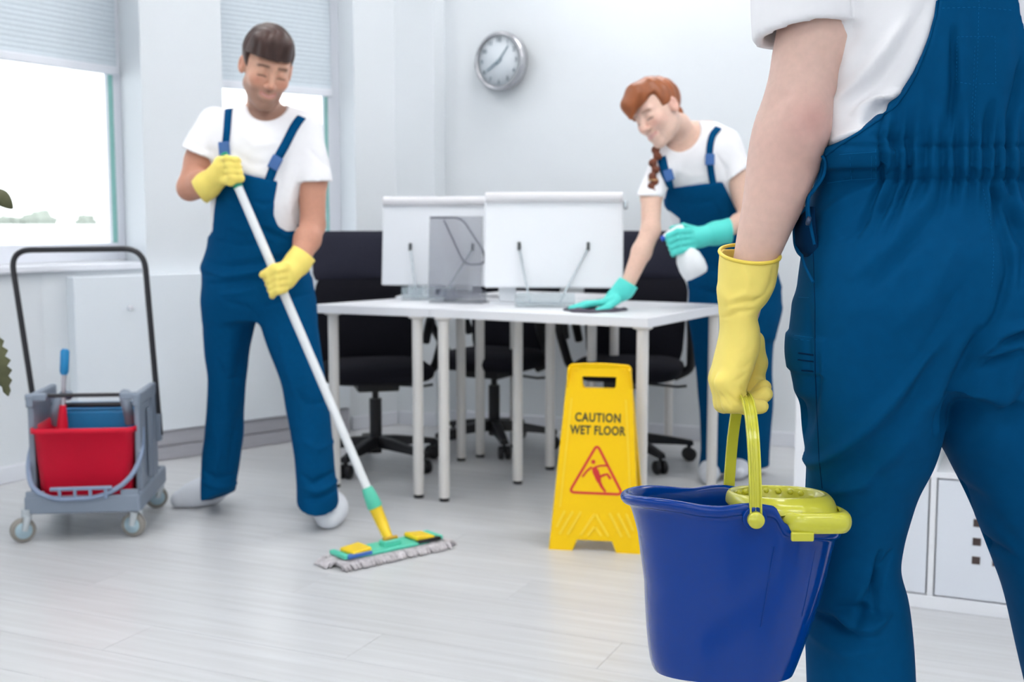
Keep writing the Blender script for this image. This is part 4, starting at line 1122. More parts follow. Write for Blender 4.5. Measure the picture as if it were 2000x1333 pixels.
def headf(p, C, R, s, male=True):
    r = np.linalg.norm(p - C, axis=1); d = r - 0.125; m = r < 0.24
    if m.any(): d[m] = head_field(to_local(p[m], C, R, s), male) * s
    return d
def head_color(q, base, lip, male, stubble=None):
    x = np.abs(q[:, 0]); y = q[:, 1]; z = q[:, 2]; c = np.tile(np.array(lin(base)), (len(q), 1))
    def mixin(col, w): c[:] = c * (1 - w[:, None]) + np.array(lin(col)) * w[:, None]
    red = tuple(min(255, int(v * k)) for v, k in zip(base, (1.0, 0.86, 0.84)))
    mixin(red, 0.6 * np.exp(-(((x - 0.042) / 0.022) ** 2 + ((z + 0.022) / 0.02) ** 2)) * (y > 0.03))
    mixin(red, 0.5 * np.exp(-((x / 0.016) ** 2 + ((z + 0.028) / 0.014) ** 2)) * (y > 0.08))
    mixin(red, 0.5 * (x > 0.074) * (np.abs(z) < 0.05))
    if stubble:
        w = sstep(-0.030, -0.060, z) * sstep(0.0, 0.03, y + 0.02) * (1 - np.exp(-((x / 0.028) ** 2 + ((z + 0.064) / 0.010) ** 2)))
        w = np.maximum(w, np.exp(-((x / 0.026) ** 2 + ((z + 0.047) / 0.008) ** 2)) * (y > 0.06))
        mixin(stubble, 0.62 * w)
    lw = np.exp(-(((z + 0.0645 - 0.30 * x) / 0.0075) ** 4)) * (x < 0.028) * (y > 0.066)
    mixin(lip, 0.62 * lw)
    mouth = np.exp(-(((z + 0.0642 - 0.27 * x) / 0.0028) ** 2)) * (x < 0.023) * (y > 0.07)
    mixin((220, 190, 186), 0.4 * mouth)
    lash = np.exp(-(((z + 0.0025 + 0.10 * (x - 0.031) ** 2 * 60) / 0.0022) ** 2)) * (np.abs(x - 0.031) < 0.0155) * (y > 0.065)
    mixin((58, 44, 40), 0.9 * lash)
    return c
def to_local(p, C, R, s): return ((p - C) @ R) / s
def from_local(q, C, R, s): return C + (np.asarray(q, float) * s) @ R.T
# ---- hands
def finger(p, pts, r0, r1, k=0.006):
    n = len(pts); rs = [r0 + (r1 - r0) * i / (n - 1) for i in range(n)]; return chain(p, [np.asarray(q, float) for q in pts], rs, k)
# ------------------------------------------------------------------ foreground worker, seen from behind
M_over = mat('overall_blue', (0, 72, 118), 0.8, 0.06, noise=0.05, nscale=60, bump=0.10, bscale=900, bumpdist=0.0006)
M_shirt = mat('white_cotton', (240, 240, 244), 0.9, 0.15, noise=0.015, nscale=40, bump=0.12, bscale=800, bumpdist=0.0006)
M_skin = mat('skin', (0, 0, 0), 0.5, 0.35, noise=0.05, nscale=90, sss=0.12, attr='Col', bump=0.05, bscale=500, bumpdist=0.0005)
M_glove = mat('yellow_rubber', (246, 224, 118), 0.5, 0.2, noise=0.025, nscale=30, sss=0.05)
M_thread = mat('thread_blue', (10, 100, 152), 0.8, 0.1, noise=0.05)
M_deep = mat('overall_inside', (0, 42, 78), 0.9, 0.1, noise=0.05)
wk = empty('person', (0.60, 1.62, 0))
YB = 1.62
# --- trousers and waist
W_left = [(285, 1622), (305, 1612), (330, 1604), (360, 1592), (400, 1582), (450, 1574), (500, 1570), (560, 1562), (620, 1556), (690, 1551), (760, 1562)]
def midr(px, py): return 2 * 1850 - px
pel = ZLoft([(py, l, midr(l, py), YB, hd) for (py, l), hd in zip(W_left, (0.108, 0.108, 0.110, 0.114, 0.120, 0.127, 0.132, 0.135, 0.132, 0.12, 0.10))])
legL = ZLoft([(600, 1566, 1860, 1.62, 0.118), (690, 1551, 1850, 1.62, 0.118), (760, 1562, 1843, 1.62, 0.112), (840, 1570, 1834, 1.63, 0.104), (900, 1579, 1817, 1.65, 0.096), (963, 1577, 1787, 1.67, 0.088), (1011, 1575, 1772, 1.68, 0.084), (1060, 1573, 1759, 1.69, 0.082), (1104, 1573, 1753, 1.69, 0.081),
              (1161, 1575, 1765, 1.69, 0.083), (1230, 1577, 1774, 1.69, 0.086), (1300, 1579, 1779, 1.68, 0.089), (1400, 1582, 1783, 1.66, 0.092), (1600, 1590, 1786, 1.62, 0.092), (1800, 1594, 1790, 1.62, 0.095), (1925, 1588, 1796, 1.62, 0.10)])
legR = ZLoft([(600, 1850, 2135, 1.64, 0.118), (690, 1846, 2150, 1.64, 0.118), (760, 1836, 2150, 1.64, 0.112), (840, 1830, 2142, 1.645, 0.106), (900, 1859, 2135, 1.65, 0.10), (972, 1895, 2130, 1.655, 0.095), (1053, 1927, 2134, 1.66, 0.088), (1101, 1945, 2142, 1.66, 0.086),
              (1170, 1970, 2170, 1.665, 0.09), (1278, 1998, 2205, 1.67, 0.095), (1400, 2024, 2230, 1.67, 0.095), (1600, 2060, 2262, 1.67, 0.095), (1800, 2090, 2290, 1.67, 0.098), (1925, 2100, 2304, 1.67, 0.102)])
TS = ZLoft([(-420, 1800, 1960, 1.63, 0.06), (-330, 1690, 2060, 1.63, 0.085), (-260, 1600, 2120, 1.63, 0.10), (-150, 1565, 2140, 1.63, 0.118), (-40, 1570, 2130, 1.63, 0.122), (60, 1582, 2115, 1.625, 0.120), (150, 1600, 2100, 1.62, 0.114), (230, 1612, 2088, 1.62, 0.108), (300, 1610, 2088, 1.62, 0.106), (360, 1600, 2098, 1.62, 0.108)])
SPN = 1906
def torso(p, inf=0.0):
    return smin(TS(p, inf), ell(p, px3(1668, 285, 1.60), (0.044 + inf, 0.085 + inf, 0.05 + inf)), 0.03)
bibL = [(1855, -260), (1840, -120), (1830, 0), (1826, 30), (1815, 70), (1800, 110), (1785, 145), (1765, 180), (1745, 205), (1715, 230), (1680, 255), (1640, 280), (1612, 300), (1575, 325)]
YR = 1.515
bib = [(px3(a, b, YR)[0], px3(a, b, YR)[2]) for a, b in bibL]
bib += [(px3(2 * SPN - a, b, YR)[0], px3(a, b, YR)[2]) for a, b in bibL[::-1]]
def f_over(p):
    d = smin(smin(legL(p), legR(p), 0.012), pel(p), 0.035)
    # buttocks
    for (px_, s) in ((1752, 1), (1985, 1)):
        d = smin(d, ell(p, px3(px_, 560, 1.575), (0.098, 0.085, 0.105)), 0.05)
    b = np.maximum(torso(p, 0.009), poly2(p[:, 0], p[:, 2], bib))
    b = np.maximum(b, p[:, 2] - 1.44)
    d = smin(d, b, 0.02)
    # hems: open trouser ends
    return np.maximum(d, 0.03 - p[:, 2])
V, Qd = mesh_field(f_over, (0.22, 1.40, 0.0), (1.02, 1.86, 1.50), 0.0031, 2)
N = vnormals(V, Qd)
# elastic gathers round the waist, fading up and down
zb0 = px3(1850, 352, 1.51)[2]; zb1 = px3(1850, 290, 1.51)[2]; zz = V[:, 2]; xx = V[:, 0]
pxv = CX + FPX * xx / V[:, 1]
rs = np.random.RandomState(7)
g = np.zeros(len(V)); gb = np.zeros(len(V)); gd = np.zeros(len(V)); xk = 1716
while xk < 2180:
    w = rs.uniform(5, 8); am = rs.uniform(0.6, 1.0); sl = rs.uniform(-0.10, 0.10); ln = rs.uniform(45, 150); lo_ = rs.uniform(50, 150); dsl = (xk - 1930) / 420.0 + rs.uniform(-0.1, 0.1)
    pyv = 430 - (zz - CAMH) * FPX / V[:, 1] 
    up = np.clip((290 - pyv) / ln, 0, 1.5); dn = np.clip((pyv - 352) / lo_, 0, 1.5)
    xc = xk + sl * (320 - pyv) + np.where(pyv > 352, (pyv - 352) * dsl * 0.9, 0)
    ww = w * (1 + 0.9 * np.maximum(up, dn))
    fade = np.where(up > 0, np.clip(1 - up, 0, 1), np.where(dn > 0, np.clip(1 - dn, 0, 1), 1.0))
    g += am * fade * (np.exp(-((pxv - xc) / ww) ** 2) - 0.55 * np.exp(-((pxv - xc - 1.7 * ww) / (1.1 * ww)) ** 2))
    xk += rs.uniform(22, 38)
pyv = 430 - (zz - CAMH) * FPX / V[:, 1]
rear = (N[:, 1] < 0.25)
band = np.exp(-((pyv - 290) / 5.0) ** 2) + np.exp(-((pyv - 352) / 5.0) ** 2)
D = -0.0115 * g * rear - 0.0035 * band * (pxv > 1640) * rear + 0.0022 * sstep(286, 294, pyv) * (1 - sstep(346, 354, pyv)) * rear
YF = 1.53
folds = [
    ([(1792, 690), (1740, 770), (1660, 880), (1612, 958)], YF, 0.010, 0.006), ([(1812, 700), (1770, 790), (1700, 900), (1640, 990)], YF, 0.016, -0.004),
    ([(1840, 660), (1790, 760), (1735, 850)], YF, 0.014, -0.003), ([(1700, 930), (1735, 905), (1770, 860)], YF, 0.012, 0.003), ([(1665, 985), (1700, 960), (1720, 930)], YF, 0.010, 0.004),
    ([(1606, 700), (1604, 800), (1604, 960)], YF, 0.005, -0.0045), ([(1593, 600), (1594, 760), (1598, 900)], YF, 0.004, -0.002),
    ([(1640, 470), (1700, 420), (1760, 375)], YF, 0.008, -0.004), ([(1625, 420), (1670, 385), (1720, 360)], YF, 0.007, 0.003), ([(1660, 540), (1740, 460), (1800, 380)], YF, 0.012, 0.003),
    ([(1690, 560), (1760, 480), (1830, 390)], YF, 0.010, -0.003), ([(1730, 640), (1800, 560), (1840, 480)], YF, 0.014, 0.003), ([(1770, 700), (1830, 600), (1880, 520)], YF, 0.012, -0.003),
    ([(1920, 365), (1960, 420), (1978, 480), (1962, 560)], YF, 0.010, -0.007), ([(1940, 372), (1990, 440)], YF, 0.009, 0.005), ([(1925, 360), (1935, 440), (1942, 520), (1920, 610), (1890, 660)], YF, 0.007, -0.006),
    ([(1890, 640), (1868, 720), (1850, 790), (1835, 846)], YF, 0.010, -0.009), ([(1905, 720), (1940, 690), (2000, 655)], YF, 0.009, -0.006), ([(1915, 690), (1960, 672), (2010, 668)], YF, 0.008, 0.008), ([(1925, 660), (1950, 655), (2000, 645)], YF, 0.007, -0.006), ([(1890, 690), (1930, 650), (1985, 625)], YF, 0.010, 0.006),
    ([(1860, 860), (1880, 760), (1900, 700)], YF, 0.010, -0.005), ([(1965, 700), (1955, 800), (1950, 880)], YF, 0.020, 0.005), ([(1990, 760), (1965, 830), (1935, 880)], YF, 0.012, -0.004),
    ([(1905, 960), (1950, 1010), (2000, 1070)], 1.57, 0.010, -0.005), ([(1950, 1095), (2000, 1105)], 1.57, 0.010, -0.005), ([(1930, 990), (1990, 1060)], 1.57, 0.012, 0.004),
    ([(1748, 1085), (1722, 1130), (1690, 1190), (1672, 1240)], 1.60, 0.008, -0.006), ([(1755, 1110), (1748, 1180), (1744, 1240)], 1.53, 0.006, -0.006), ([(1738, 1150), (1715, 1200), (1690, 1235)], 1.53, 0.012, 0.003),
    ([(1672, 1242), (1700, 1262), (1735, 1262), (1768, 1240)], 1.53, 0.011, 0.008), ([(1610, 1268), (1660, 1265), (1705, 1282)], 1.53, 0.008, -0.007), ([(1670, 1236), (1700, 1225), (1745, 1235)], 1.53, 0.008, -0.005), ([(1620, 1300), (1690, 1320), (1760, 1300)], 1.53, 0.014, 0.005),
    ([(1852, 60), (1854, 180), (1850, 270)], YR, 0.005, -0.006), ([(1840, 80), (1838, 200), (1830, 280)], YR, 0.009, 0.003), ([(1868, 40), (1870, 160), (1872, 270)], YR, 0.010, 0.003), ([(1985, 120), (1975, 210), (1965, 285)], YR, 0.006, -0.006), ([(1930, 200), (1925, 260), (1920, 300)], YR, 0.006, -0.005), ([(1960, 60), (1945, 180), (1935, 270)], YR, 0.012, 0.003),
    ([(1740, 235), (1745, 270), (1755, 292)], YR, 0.007, -0.004), ([(1800, 180), (1815, 240), (1820, 290)], YR, 0.010, 0.003), ([(1700, 265), (1760, 275), (1800, 265)], YR, 0.008, -0.003),
]
D += 1.9 * creases(V, N, folds)
D += 0.0012 * vnoise(V * 22, 3) + 0.0022 * vnoise(V * 9, 5) * (zz < 1.05)
# narrow rule pocket on the flank
pk = [(px3(a, b, 1.60)[0], px3(a, b, 1.60)[2]) for a, b in ((1540, 652), (1590, 655), (1590, 728), (1540, 728))]
D += 0.004 * sstep(0.003, -0.004, poly2(V[:, 0], V[:, 2], pk)) * (V[:, 1] < 1.66)
V = V + N * D[:, None]
overall = solid('overalls', V, Qd, M_over, wk); SO_ = Surf(V, Qd); SO_.hint = 1.55
# --- T-shirt
slA = px3(1590, -230, 1.62); slB = px3(1578, 78, 1.60)
hemn = px3(1600, 60, 1.60) - px3(1606, -40, 1.61)
hemc = px3(1578, 66, 1.60)
slR = (px3(2180, -230, 1.64), px3(2235, 78, 1.66))
def f_shirt(p):
    d = torso(p)
    s = cap(p, slA, slB, 0.083, 0.070); s = np.maximum(s, plane(p, hemc, hemn + np.array([0.012, 0.0, 0.0])))
    s = np.maximum(s, -np.maximum(cap(p, slA, slB, 0.073, 0.0600), plane(p, hemc - (hemn / np.linalg.norm(hemn)) * 0.05, -hemn)))
    d = smin(d, s, 0.02)
    s2 = np.maximum(cap(p, slR[0], slR[1], 0.083, 0.070), plane(p, slR[1] - np.array([0, 0, 0.0]), slR[1] - slR[0])); d = smin(d, s2, 0.02)
    d = smax(d, -ell(p, px3(1880, -440, 1.63), (0.085, 0.075, 0.06)), 0.01)
    return np.maximum(d, (zb1 - 0.02) - p[:, 2])
V2, Q2 = mesh_field(f_shirt, (0.20, 1.42, 1.10), (1.02, 1.82, 1.72), 0.0045, 2)
N2 = vnormals(V2, Q2)
YS = 1.52
D2 = creases(V2, N2, [([(1625, 260), (1660, 200), (1720, 120), (1770, 40)], YS, 0.010, 0.006), ([(1640, 270), (1690, 200), (1750, 120), (1800, 20)], YS, 0.012, -0.004), ([(1632, 200), (1650, 120), (1690, 40)], YS, 0.012, -0.005),
    ([(1680, 215), (1720, 190), (1765, 182)], YS, 0.007, 0.006), ([(1690, 232), (1730, 205), (1760, 198)], YS, 0.007, -0.006), ([(1640, 262), (1690, 240), (1740, 215)], YS, 0.008, -0.004), ([(1620, 250), (1650, 262), (1690, 250)], YS, 0.009, 0.004),
    ([(1660, 60), (1670, 110), (1650, 170)], YS, 0.012, 0.004), ([(1612, 290), (1628, 262), (1640, 230)], YS, 0.007, -0.004), ([(1684, -60), (1680, 0), (1676, 46)], YS, 0.006, -0.006)])
D2 += 0.0012 * vnoise(V2 * 25, 9) + 0.002 * vnoise(V2 * 10, 2)
bd = poly2(V2[:, 0], V2[:, 2], bib); inb = sstep(-0.012, 0.003, bd)
D2 = 2.0 * D2 * inb - 0.022 * (1 - inb)
V2 = V2 + N2 * D2[:, None]
shirt = solid('t_shirt', V2, Q2, M_shirt, wk)
# --- skin: head, neck, both arms, torso core and legs in one mesh
armL = ZLoft([(-60, 1530, 1672, 1.60, 0.054), (45, 1520, 1671, 1.60, 0.052), (100, 1510, 1651, 1.60, 0.050), (150, 1502, 1638, 1.60, 0.049), (190, 1491, 1630, 1.60, 0.048), (230, 1476, 1623, 1.60, 0.048), (270, 1466, 1617, 1.60, 0.049), (310, 1460, 1607, 1.60, 0.048), (350, 1456, 1592, 1.60, 0.046),
              (400, 1450, 1572, 1.60, 0.042), (450, 1441, 1547, 1.60, 0.036), (500, 1433, 1524, 1.60, 0.031), (560, 1424, 1500, 1.60, 0.028), (640, 1415, 1475, 1.60, 0.03)])
HC = px3(1880, -640, 1.60); HR = axes((0.05, 1, -0.12), (0, 0.12, 1))
rA = [px3(2180, -230, 1.64), px3(2250, 180, 1.68), px3(2270, 560, 1.62)]
def f_skin(p):
    d = headf(p, HC, HR, 1.04)
    d = smin(d, cap(p, px3(1880, -560, 1.62), px3(1880, -380, 1.635), 0.056, 0.062), 0.03)
    d = smin(d, TS(p, -0.016), 0.03)
    d = smin(d, armL(p), 0.03)
    d = smin(d, cap(p, px3(1600, -200, 1.62), px3(1592, -40, 1.60), 0.055, 0.048), 0.03)
    d = smin(d, ell(p, px3(1575, 240, 1.560), (0.028, 0.022, 0.040)), 0.03)                 # elbow
    d = smin(d, chain(p, rA, (0.056, 0.044, 0.030), 0.02), 0.03)
    hand = rbx(p, rA[2] + np.array([0, 0, -0.06]), (0.015, 0.042, 0.055), 0.014)
    for k in range(4):
        b0 = rA[2] + np.array([0, -0.030 + 0.020 * k, -0.105]); hand = smin(hand, finger(p, [b0, b0 + np.array([-0.004, 0, -0.035]), b0 + np.array([-0.016, 0, -0.062 - 0.006 * (k in (1, 2))])], 0.0095, 0.0075), 0.008)
    hand = smin(hand, finger(p, [rA[2] + np.array([0, 0.03, -0.03]), rA[2] + np.array([-0.015, 0.055, -0.07]), rA[2] + np.array([-0.02, 0.058, -0.10])], 0.012, 0.009), 0.01)
    d = smin(d, hand, 0.012)
    d = smin(d, pel(p, -0.05), 0.03); d = smin(d, legL(p, -0.045), 0.01); d = smin(d, legR(p, -0.045), 0.01)
    return d
V3, Q3 = mesh_field(f_skin, (0.18, 1.40, 0.02), (1.06, 1.86, 1.99), 0.006, 2)
base = np.array(lin((222, 188, 174))); col = np.tile(base, (len(V3), 1))
def tint(colr, w): col[:] = col * (1 - w[:, None]) + np.array(lin(colr)) * w[:, None]
ec = px3(1580, 238, 1.55)
tint((196, 138, 130), 0.75 * np.exp(-((np.linalg.norm((V3 - ec) / np.array([0.028, 0.08, 0.030]), axis=1)) ** 2)))
tint((212, 168, 158), 0.5 * np.exp(-((np.linalg.norm((V3 - px3(1560, 330, 1.55)) / np.array([0.05, 0.08, 0.07]), axis=1)) ** 2)))
tint((214, 178, 170), 0.4 * (0.5 + 0.5 * vnoise(V3 * 30, 4)))
n3 = vnormals(V3, Q3)
D3 = creases(V3, n3, [([(1592, 345), (1580, 360), (1565, 395)], 1.56, 0.005, 0.0020), ([(1515, 200), (1528, 190), (1540, 186)], 1.56, 0.008, -0.003), ([(1500, 240), (1510, 215), (1530, 200)], 1.56, 0.012, -0.003), ([(1560, 250), (1580, 258), (1600, 245)], 1.55, 0.008, -0.002)])
D3 *= (V3[:, 0] < 0.46)
solid('body', V3 + n3 * D3[:, None], Q3, M_skin, wk, col)
# --- hair
def f_hair(p):
    q = to_local(p, HC, HR, 1.04); d = ell(q, np.array([0, -0.014, 0.040]), (0.084, 0.106, 0.096))
    return np.maximum(np.maximum(d, q[:, 1] * 0.9 - q[:, 2] * 0.35 - 0.055), -q[:, 2] * 0.8 - q[:, 1] * 0.15 - 0.055) * 1.04
Vh, Qh = mesh_field(f_hair, HC - 0.16, HC + 0.16, 0.006, 2)
solid('hair', Vh + vnormals(Vh, Qh) * (0.003 * np.sin(Vh[:, 0] * 260 + 3 * np.sin(Vh[:, 2] * 40)))[:, None], Qh, mat('brown_hair', (74, 52, 44), 0.5, 0.4, noise=0.2, nscale=60, stretch=(1, 1, 0.2)), wk)
# --- shoes
M_shoe = mat('white_shoe', (226, 230, 238), 0.5, 0.35, noise=0.02)
for nm, cx_, cy_ in (('shoe', px3(1690, 1940, 1.62)[0], 1.66), ('shoe', px3(2200, 1940, 1.67)[0], 1.71)):
    def f_shoe(p):
        d = ell(p, np.array([cx_, cy_ - 0.02, 0.04]), (0.042, 0.075, 0.05)); d = smin(d, ell(p, np.array([cx_, cy_ + 0.09, 0.03]), (0.048, 0.095, 0.038)), 0.03)
        return np.maximum(d, 0.002 - p[:, 2])
    a, b = mesh_field(f_shoe, (cx_ - 0.07, cy_ - 0.13, -0.01), (cx_ + 0.07, cy_ + 0.21, 0.11), 0.006, 1); solid(nm, a, b, M_shoe, wk)
# --- yellow glove on the hand with the bucket
YH = 1.60
gl = ZLoft([(488, 1407, 1521, YH, 0.050), (527, 1404, 1518, YH, 0.049), (562, 1403, 1511, YH, 0.047), (590, 1404, 1496, YH, 0.044), (610, 1406, 1480, YH, 0.041), (646, 1406, 1483, YH, 0.040), (676, 1400, 1483, YH, 0.043), (703, 1394, 1475, YH, 0.046), (724, 1391, 1468, YH, 0.048), (745, 1395, 1460, YH, 0.047), (762, 1402, 1455, YH, 0.045)])
fing = []
for k, (dy, mcp, pip, dip, tip) in enumerate(((-0.036, (1410, 748), (1428, 790), (1462, 795), (1487, 794)), (-0.013, (1405, 744), (1419, 788), (1464, 792), (1494, 770)), (0.010, (1402, 742), (1413, 788), (1464, 790), (1492, 757)), (0.033, (1402, 744), (1416, 786), (1462, 785), (1484, 757)))):
    fing.append([px3(*mcp, YH + dy), px3(*pip, YH + dy), px3(*dip, YH + dy + 0.002), px3(*tip, YH + dy + 0.004)])
cuff_n = px3(1464, 497, YH) - px3(1466, 560, YH)
cuff_n = np.array([0.02, -0.22, 1.0])
cuff_c = px3(1464, 496, YH)
def f_glove(p):
    d = gl(p, capr=False)
    d = np.maximum(d, plane(p, cuff_c, cuff_n))
    d = np.maximum(d, -np.maximum(gl(p, -0.004, capr=False), px3(1464, 560, YH)[2] - p[:, 2]))
    fd = None
    for i, f in enumerate(fing):
        q = finger(p, f, 0.0128 if i else 0.0115, 0.0108 if i else 0.0098, 0.008); fd = q if fd is None else smin(fd, q, 0.0035)
    d = smin(d, fd, 0.012)
    th = finger(p, [px3(1470, 668, YH + 0.030), px3(1476, 710, YH + 0.046), px3(1472, 745, YH + 0.050), px3(1462, 768, YH + 0.040)], 0.017, 0.0115, 0.01)
    return smin(d, th, 0.010)
Vg, Qg = mesh_field(f_glove, px3(1360, 830, YH) - np.array([0, 0.10, 0]), px3(1560, 470, YH) + np.array([0, 0.10, 0.03]), 0.0024, 2)
Ng = vnormals(Vg, Qg); YG = 1.56
Dg = creases(Vg, Ng, [([(1425, 600), (1445, 592), (1470, 590), (1490, 580)], YG, 0.004, -0.0028), ([(1430, 585), (1455, 575), (1480, 576)], YG, 0.005, 0.003), ([(1418, 625), (1440, 610), (1475, 606)], YG, 0.004, -0.003), ([(1412, 560), (1430, 600), (1422, 625)], YG, 0.006, 0.003), ([(1450, 520), (1462, 545), (1458, 570)], YG, 0.006, 0.002), ([(1495, 575), (1510, 550), (1512, 520)], YG, 0.005, -0.002), ([(1440, 690), (1460, 684), (1472, 672)], YG, 0.003, -0.0012), ([(1438, 718), (1455, 716), (1468, 705)], YG, 0.003, -0.0015), ([(1430, 745), (1445, 738), (1460, 728)], YG, 0.003, -0.0018), ([(1414, 762), (1424, 775), (1440, 786)], YG, 0.0028, -0.003), ([(1404, 766), (1414, 780), (1424, 792)], YG, 0.0025, -0.002), ([(1445, 752), (1452, 764), (1456, 775)], YG, 0.003, -0.002)])
Dg += 0.0007 * vnoise(Vg * 60, 8)
glv = solid('glove', Vg + Ng * Dg[:, None], Qg, M_glove, wk)
# rolled cuff rim
rim = []
for k in range(48):
    a = 2 * math.pi * k / 48; c_ = px3(1464, 493, YH); p_ = np.array([c_[0] + 0.0398 * math.cos(a), YH + 0.0505 * math.sin(a), 0]); p_[2] = cuff_c[2] - ((p_ - cuff_c)[0] * cuff_n[0] + (p_ - cuff_c)[1] * cuff_n[1]) / cuff_n[2]
    rim.append(Vector(p_ - A3(wk.location)))
MB().tube(rim, 0.0026, 8, closed=True).build('cuff_rim', mat('yellow_rim', (240, 212, 80), 0.5, noise=0.02), glv).parent = glv
# --- stitching and seams laid on the cloth
def stitch(pl, dash=False, r=0.00036, off=0.0003, m=None, nm='stitching', step=6.0):
    pts = []
    for i in range(len(pl) - 1):
        a, b = pl[i], pl[i + 1]; n_ = max(2, int(math.hypot(b[0] - a[0], b[1] - a[1]) / step))
        for k in range(n_ + (i == len(pl) - 2)): pts.append((a[0] + (b[0] - a[0]) * k / n_, a[1] + (b[1] - a[1]) * k / n_))
    w = [SO_.ray(x, y, off)[0] - wk.location for x, y in pts]
    mb = MB()
    if dash:
        for k in range(0, len(w) - 1, 2): mb.tube([w[k], w[k + 1]], r, 5)
    else: mb.tube(w, r, 5)
    return mb.build(nm, m or M_thread, overall)
stitch([(1660, 306), (1663, 350)], True); stitch([(1710, 292), (1711, 352)], True); stitch([(1702, 305), (1702, 350)]); stitch([(1616, 358), (1660, 352), (1712, 348)]); stitch([(1640, 302), (1710, 297)])
stitch([(1912, 0), (1909, 120), (1904, 200), (1900, 270)], True, step=4); stitch([(1904, 90), (1900, 180), (1896, 270)], True, step=4)
stitch([(1870, 72), (1943, 71), (1945, 163), (1912, 164)], True, step=4); stitch([(1870, 72), (1868, 160), (1900, 165)], True, step=4)
stitch([(1920, 370), (1934, 430), (1941, 500), (1937, 560)], True, step=4); stitch([(1840, 16), (1905, 14), (1975, 20)], True, step=5)
stitch([(1588, 480), (1592, 600), (1592, 720), (1600, 900), (1606, 955)], m=M_deep, r=0.0008, off=0.0); stitch([(1552, 656), (1588, 660)]); stitch([(1552, 663), (1588, 667)], True); stitch([(1560, 690), (1589, 694)], m=M_deep, r=0.0012); stitch([(1559, 703), (1589, 707)], m=M_deep, r=0.0010); stitch([(1566, 724), (1589, 726)], m=M_deep, r=0.0012); stitch([(1560, 581), (1580, 582)])
# bib edge binding
bl = bibL[2:-1]
stitch([(a + 3, b + 2) for a, b in bl], r=0.0022, off=0.0008, m=M_over, nm='edge_binding')
# side opening: overlapping placket and gaping pocket flap at the hip
def wl_(px, py, Y): return P(px, py, Y) - wk.location
for (pl, r) in (([(1606, 304, 1.56), (1612, 318, 1.56), (1608, 345, 1.56), (1590, 372, 1.56), (1580, 385, 1.56), (1579, 410, 1.56), (1583, 440, 1.56), (1591, 478, 1.555)], 0.0022), ([(1598, 310, 1.58), (1606, 322, 1.575), (1600, 350, 1.575), (1584, 378, 1.575), (1576, 395, 1.575), (1577, 430, 1.575)], 0.0020), ([(1577, 404, 1.585), (1558, 422, 1.60), (1552, 445, 1.61), (1553, 475, 1.61), (1559, 492, 1.60), (1566, 500, 1.59)], 0.0026), ([(1566, 500, 1.585), (1572, 520, 1.565), (1588, 552, 1.545)], 0.0022)):
    MB().tube(bez([wl_(*q) for q in pl], 32), r, 8).build('placket_edge', M_over, overall)
flap = MB(); rows = []
for (py, o_, i_) in ((404, 1577, 1590), (420, 1559, 1590), (445, 1552, 1592), (475, 1553, 1596), (492, 1559, 1600), (502, 1567, 1604)):
    rows.append([wl_(o_, py, 1.605), wl_((o_ + i_) / 2 - 2, py, 1.588), wl_(i_, py, 1.572)])
flap.rings(rows, close=False); fo_ = flap.build('pocket_flap', M_deep, overall); md = fo_.modifiers.new('thick', 'SOLIDIFY'); md.thickness = 0.002
MB().lathe([(0.0, -0.002), (0.006, -0.002), (0.006, 0.002), (0.0, 0.003)], wl_(1579, 432, 1.555), 14, Matrix(((0.2, 0, -0.98), (0, 1, 0), (0.98, 0, 0.2))), cap=False).build('button', mat('dark_button', (40, 60, 90), 0.4, noise=0.03), overall)
tag(wk, 'worker in white T-shirt, blue overalls and yellow glove, seen from behind holding a bucket', 'person')

# ------------------------------------------------------------------ blue bucket with wringer
M_bkt = mat('bucket_blue', (0, 56, 142), 0.16, 0.28, noise=0.025, nscale=4, coat=0.08)
M_lime = mat('lime_yellow', (206, 204, 66), 0.22, 0.5, noise=0.02, nscale=6, coat=0.2)
YK = 1.585; kc = P(1430, 1005, YK)
bk_ = empty('bucket', (kc.x, YK, P(1430, 1307, YK).z))
BZ = bk_.location.z; SCL = YK / FPX
def bxp(px): return (px - 1430) * SCL
def bzp(py): return P(1430, py, YK).z - BZ
TLT = math.radians(7)
def tilt(v): 
    z0 = bzp(1005); y, z = v.y, v.z - z0; return Vector((v.x, y * math.cos(TLT) + 0 * z, z0 + z - y * math.sin(TLT)))
NPH = 120
def ring(xl, xr, b, z, zf=None, xm=None, e=2.3):
    cx = xm if xm is not None else (xl + xr) / 2 + 0.02; out = []
    for k in range(NPH):
        a = 2 * math.pi * k / NPH; c_, s_ = math.cos(a), math.sin(a)
        cc = math.copysign(abs(c_) ** (2 / e), c_); ss = math.copysign(abs(s_) ** (2 / e), s_)
        x = cx + (xr - cx) * cc if c_ >= 0 else cx + (cx - xl) * cc
        zz_ = z + (zf(x, c_) if zf else 0)
        out.append(tilt(Vector((x, b * ss, zz_))))
    return out
ZR = bzp(1012)
def bznear(py, b=0.12): return P(1430, py, YK - b).z - BZ - b * math.sin(TLT)
def rimz(x, c_):
    """rim height: raised spout at the left, low dip, shoulder at the pivots"""
    px_ = 1430 + x / SCL; s_ = 1 - abs(c_) ** 2.5
    zn = bznear(np.interp(px_, [1205, 1240, 1290, 1345, 1380, 1412, 1440, 1482, 1493, 1660], [968, 976, 986, 997, 999, 993, 992, 999, 1034, 1052]), 0.115); zc = bzp(np.interp(px_, [1205, 1300, 1460, 1500, 1660], [970, 978, 994, 1020, 1034]))
    return zn * s_ + zc * (1 - s_) - ZR
def partial(f): return lambda x, c_: rimz(x, c_) * f
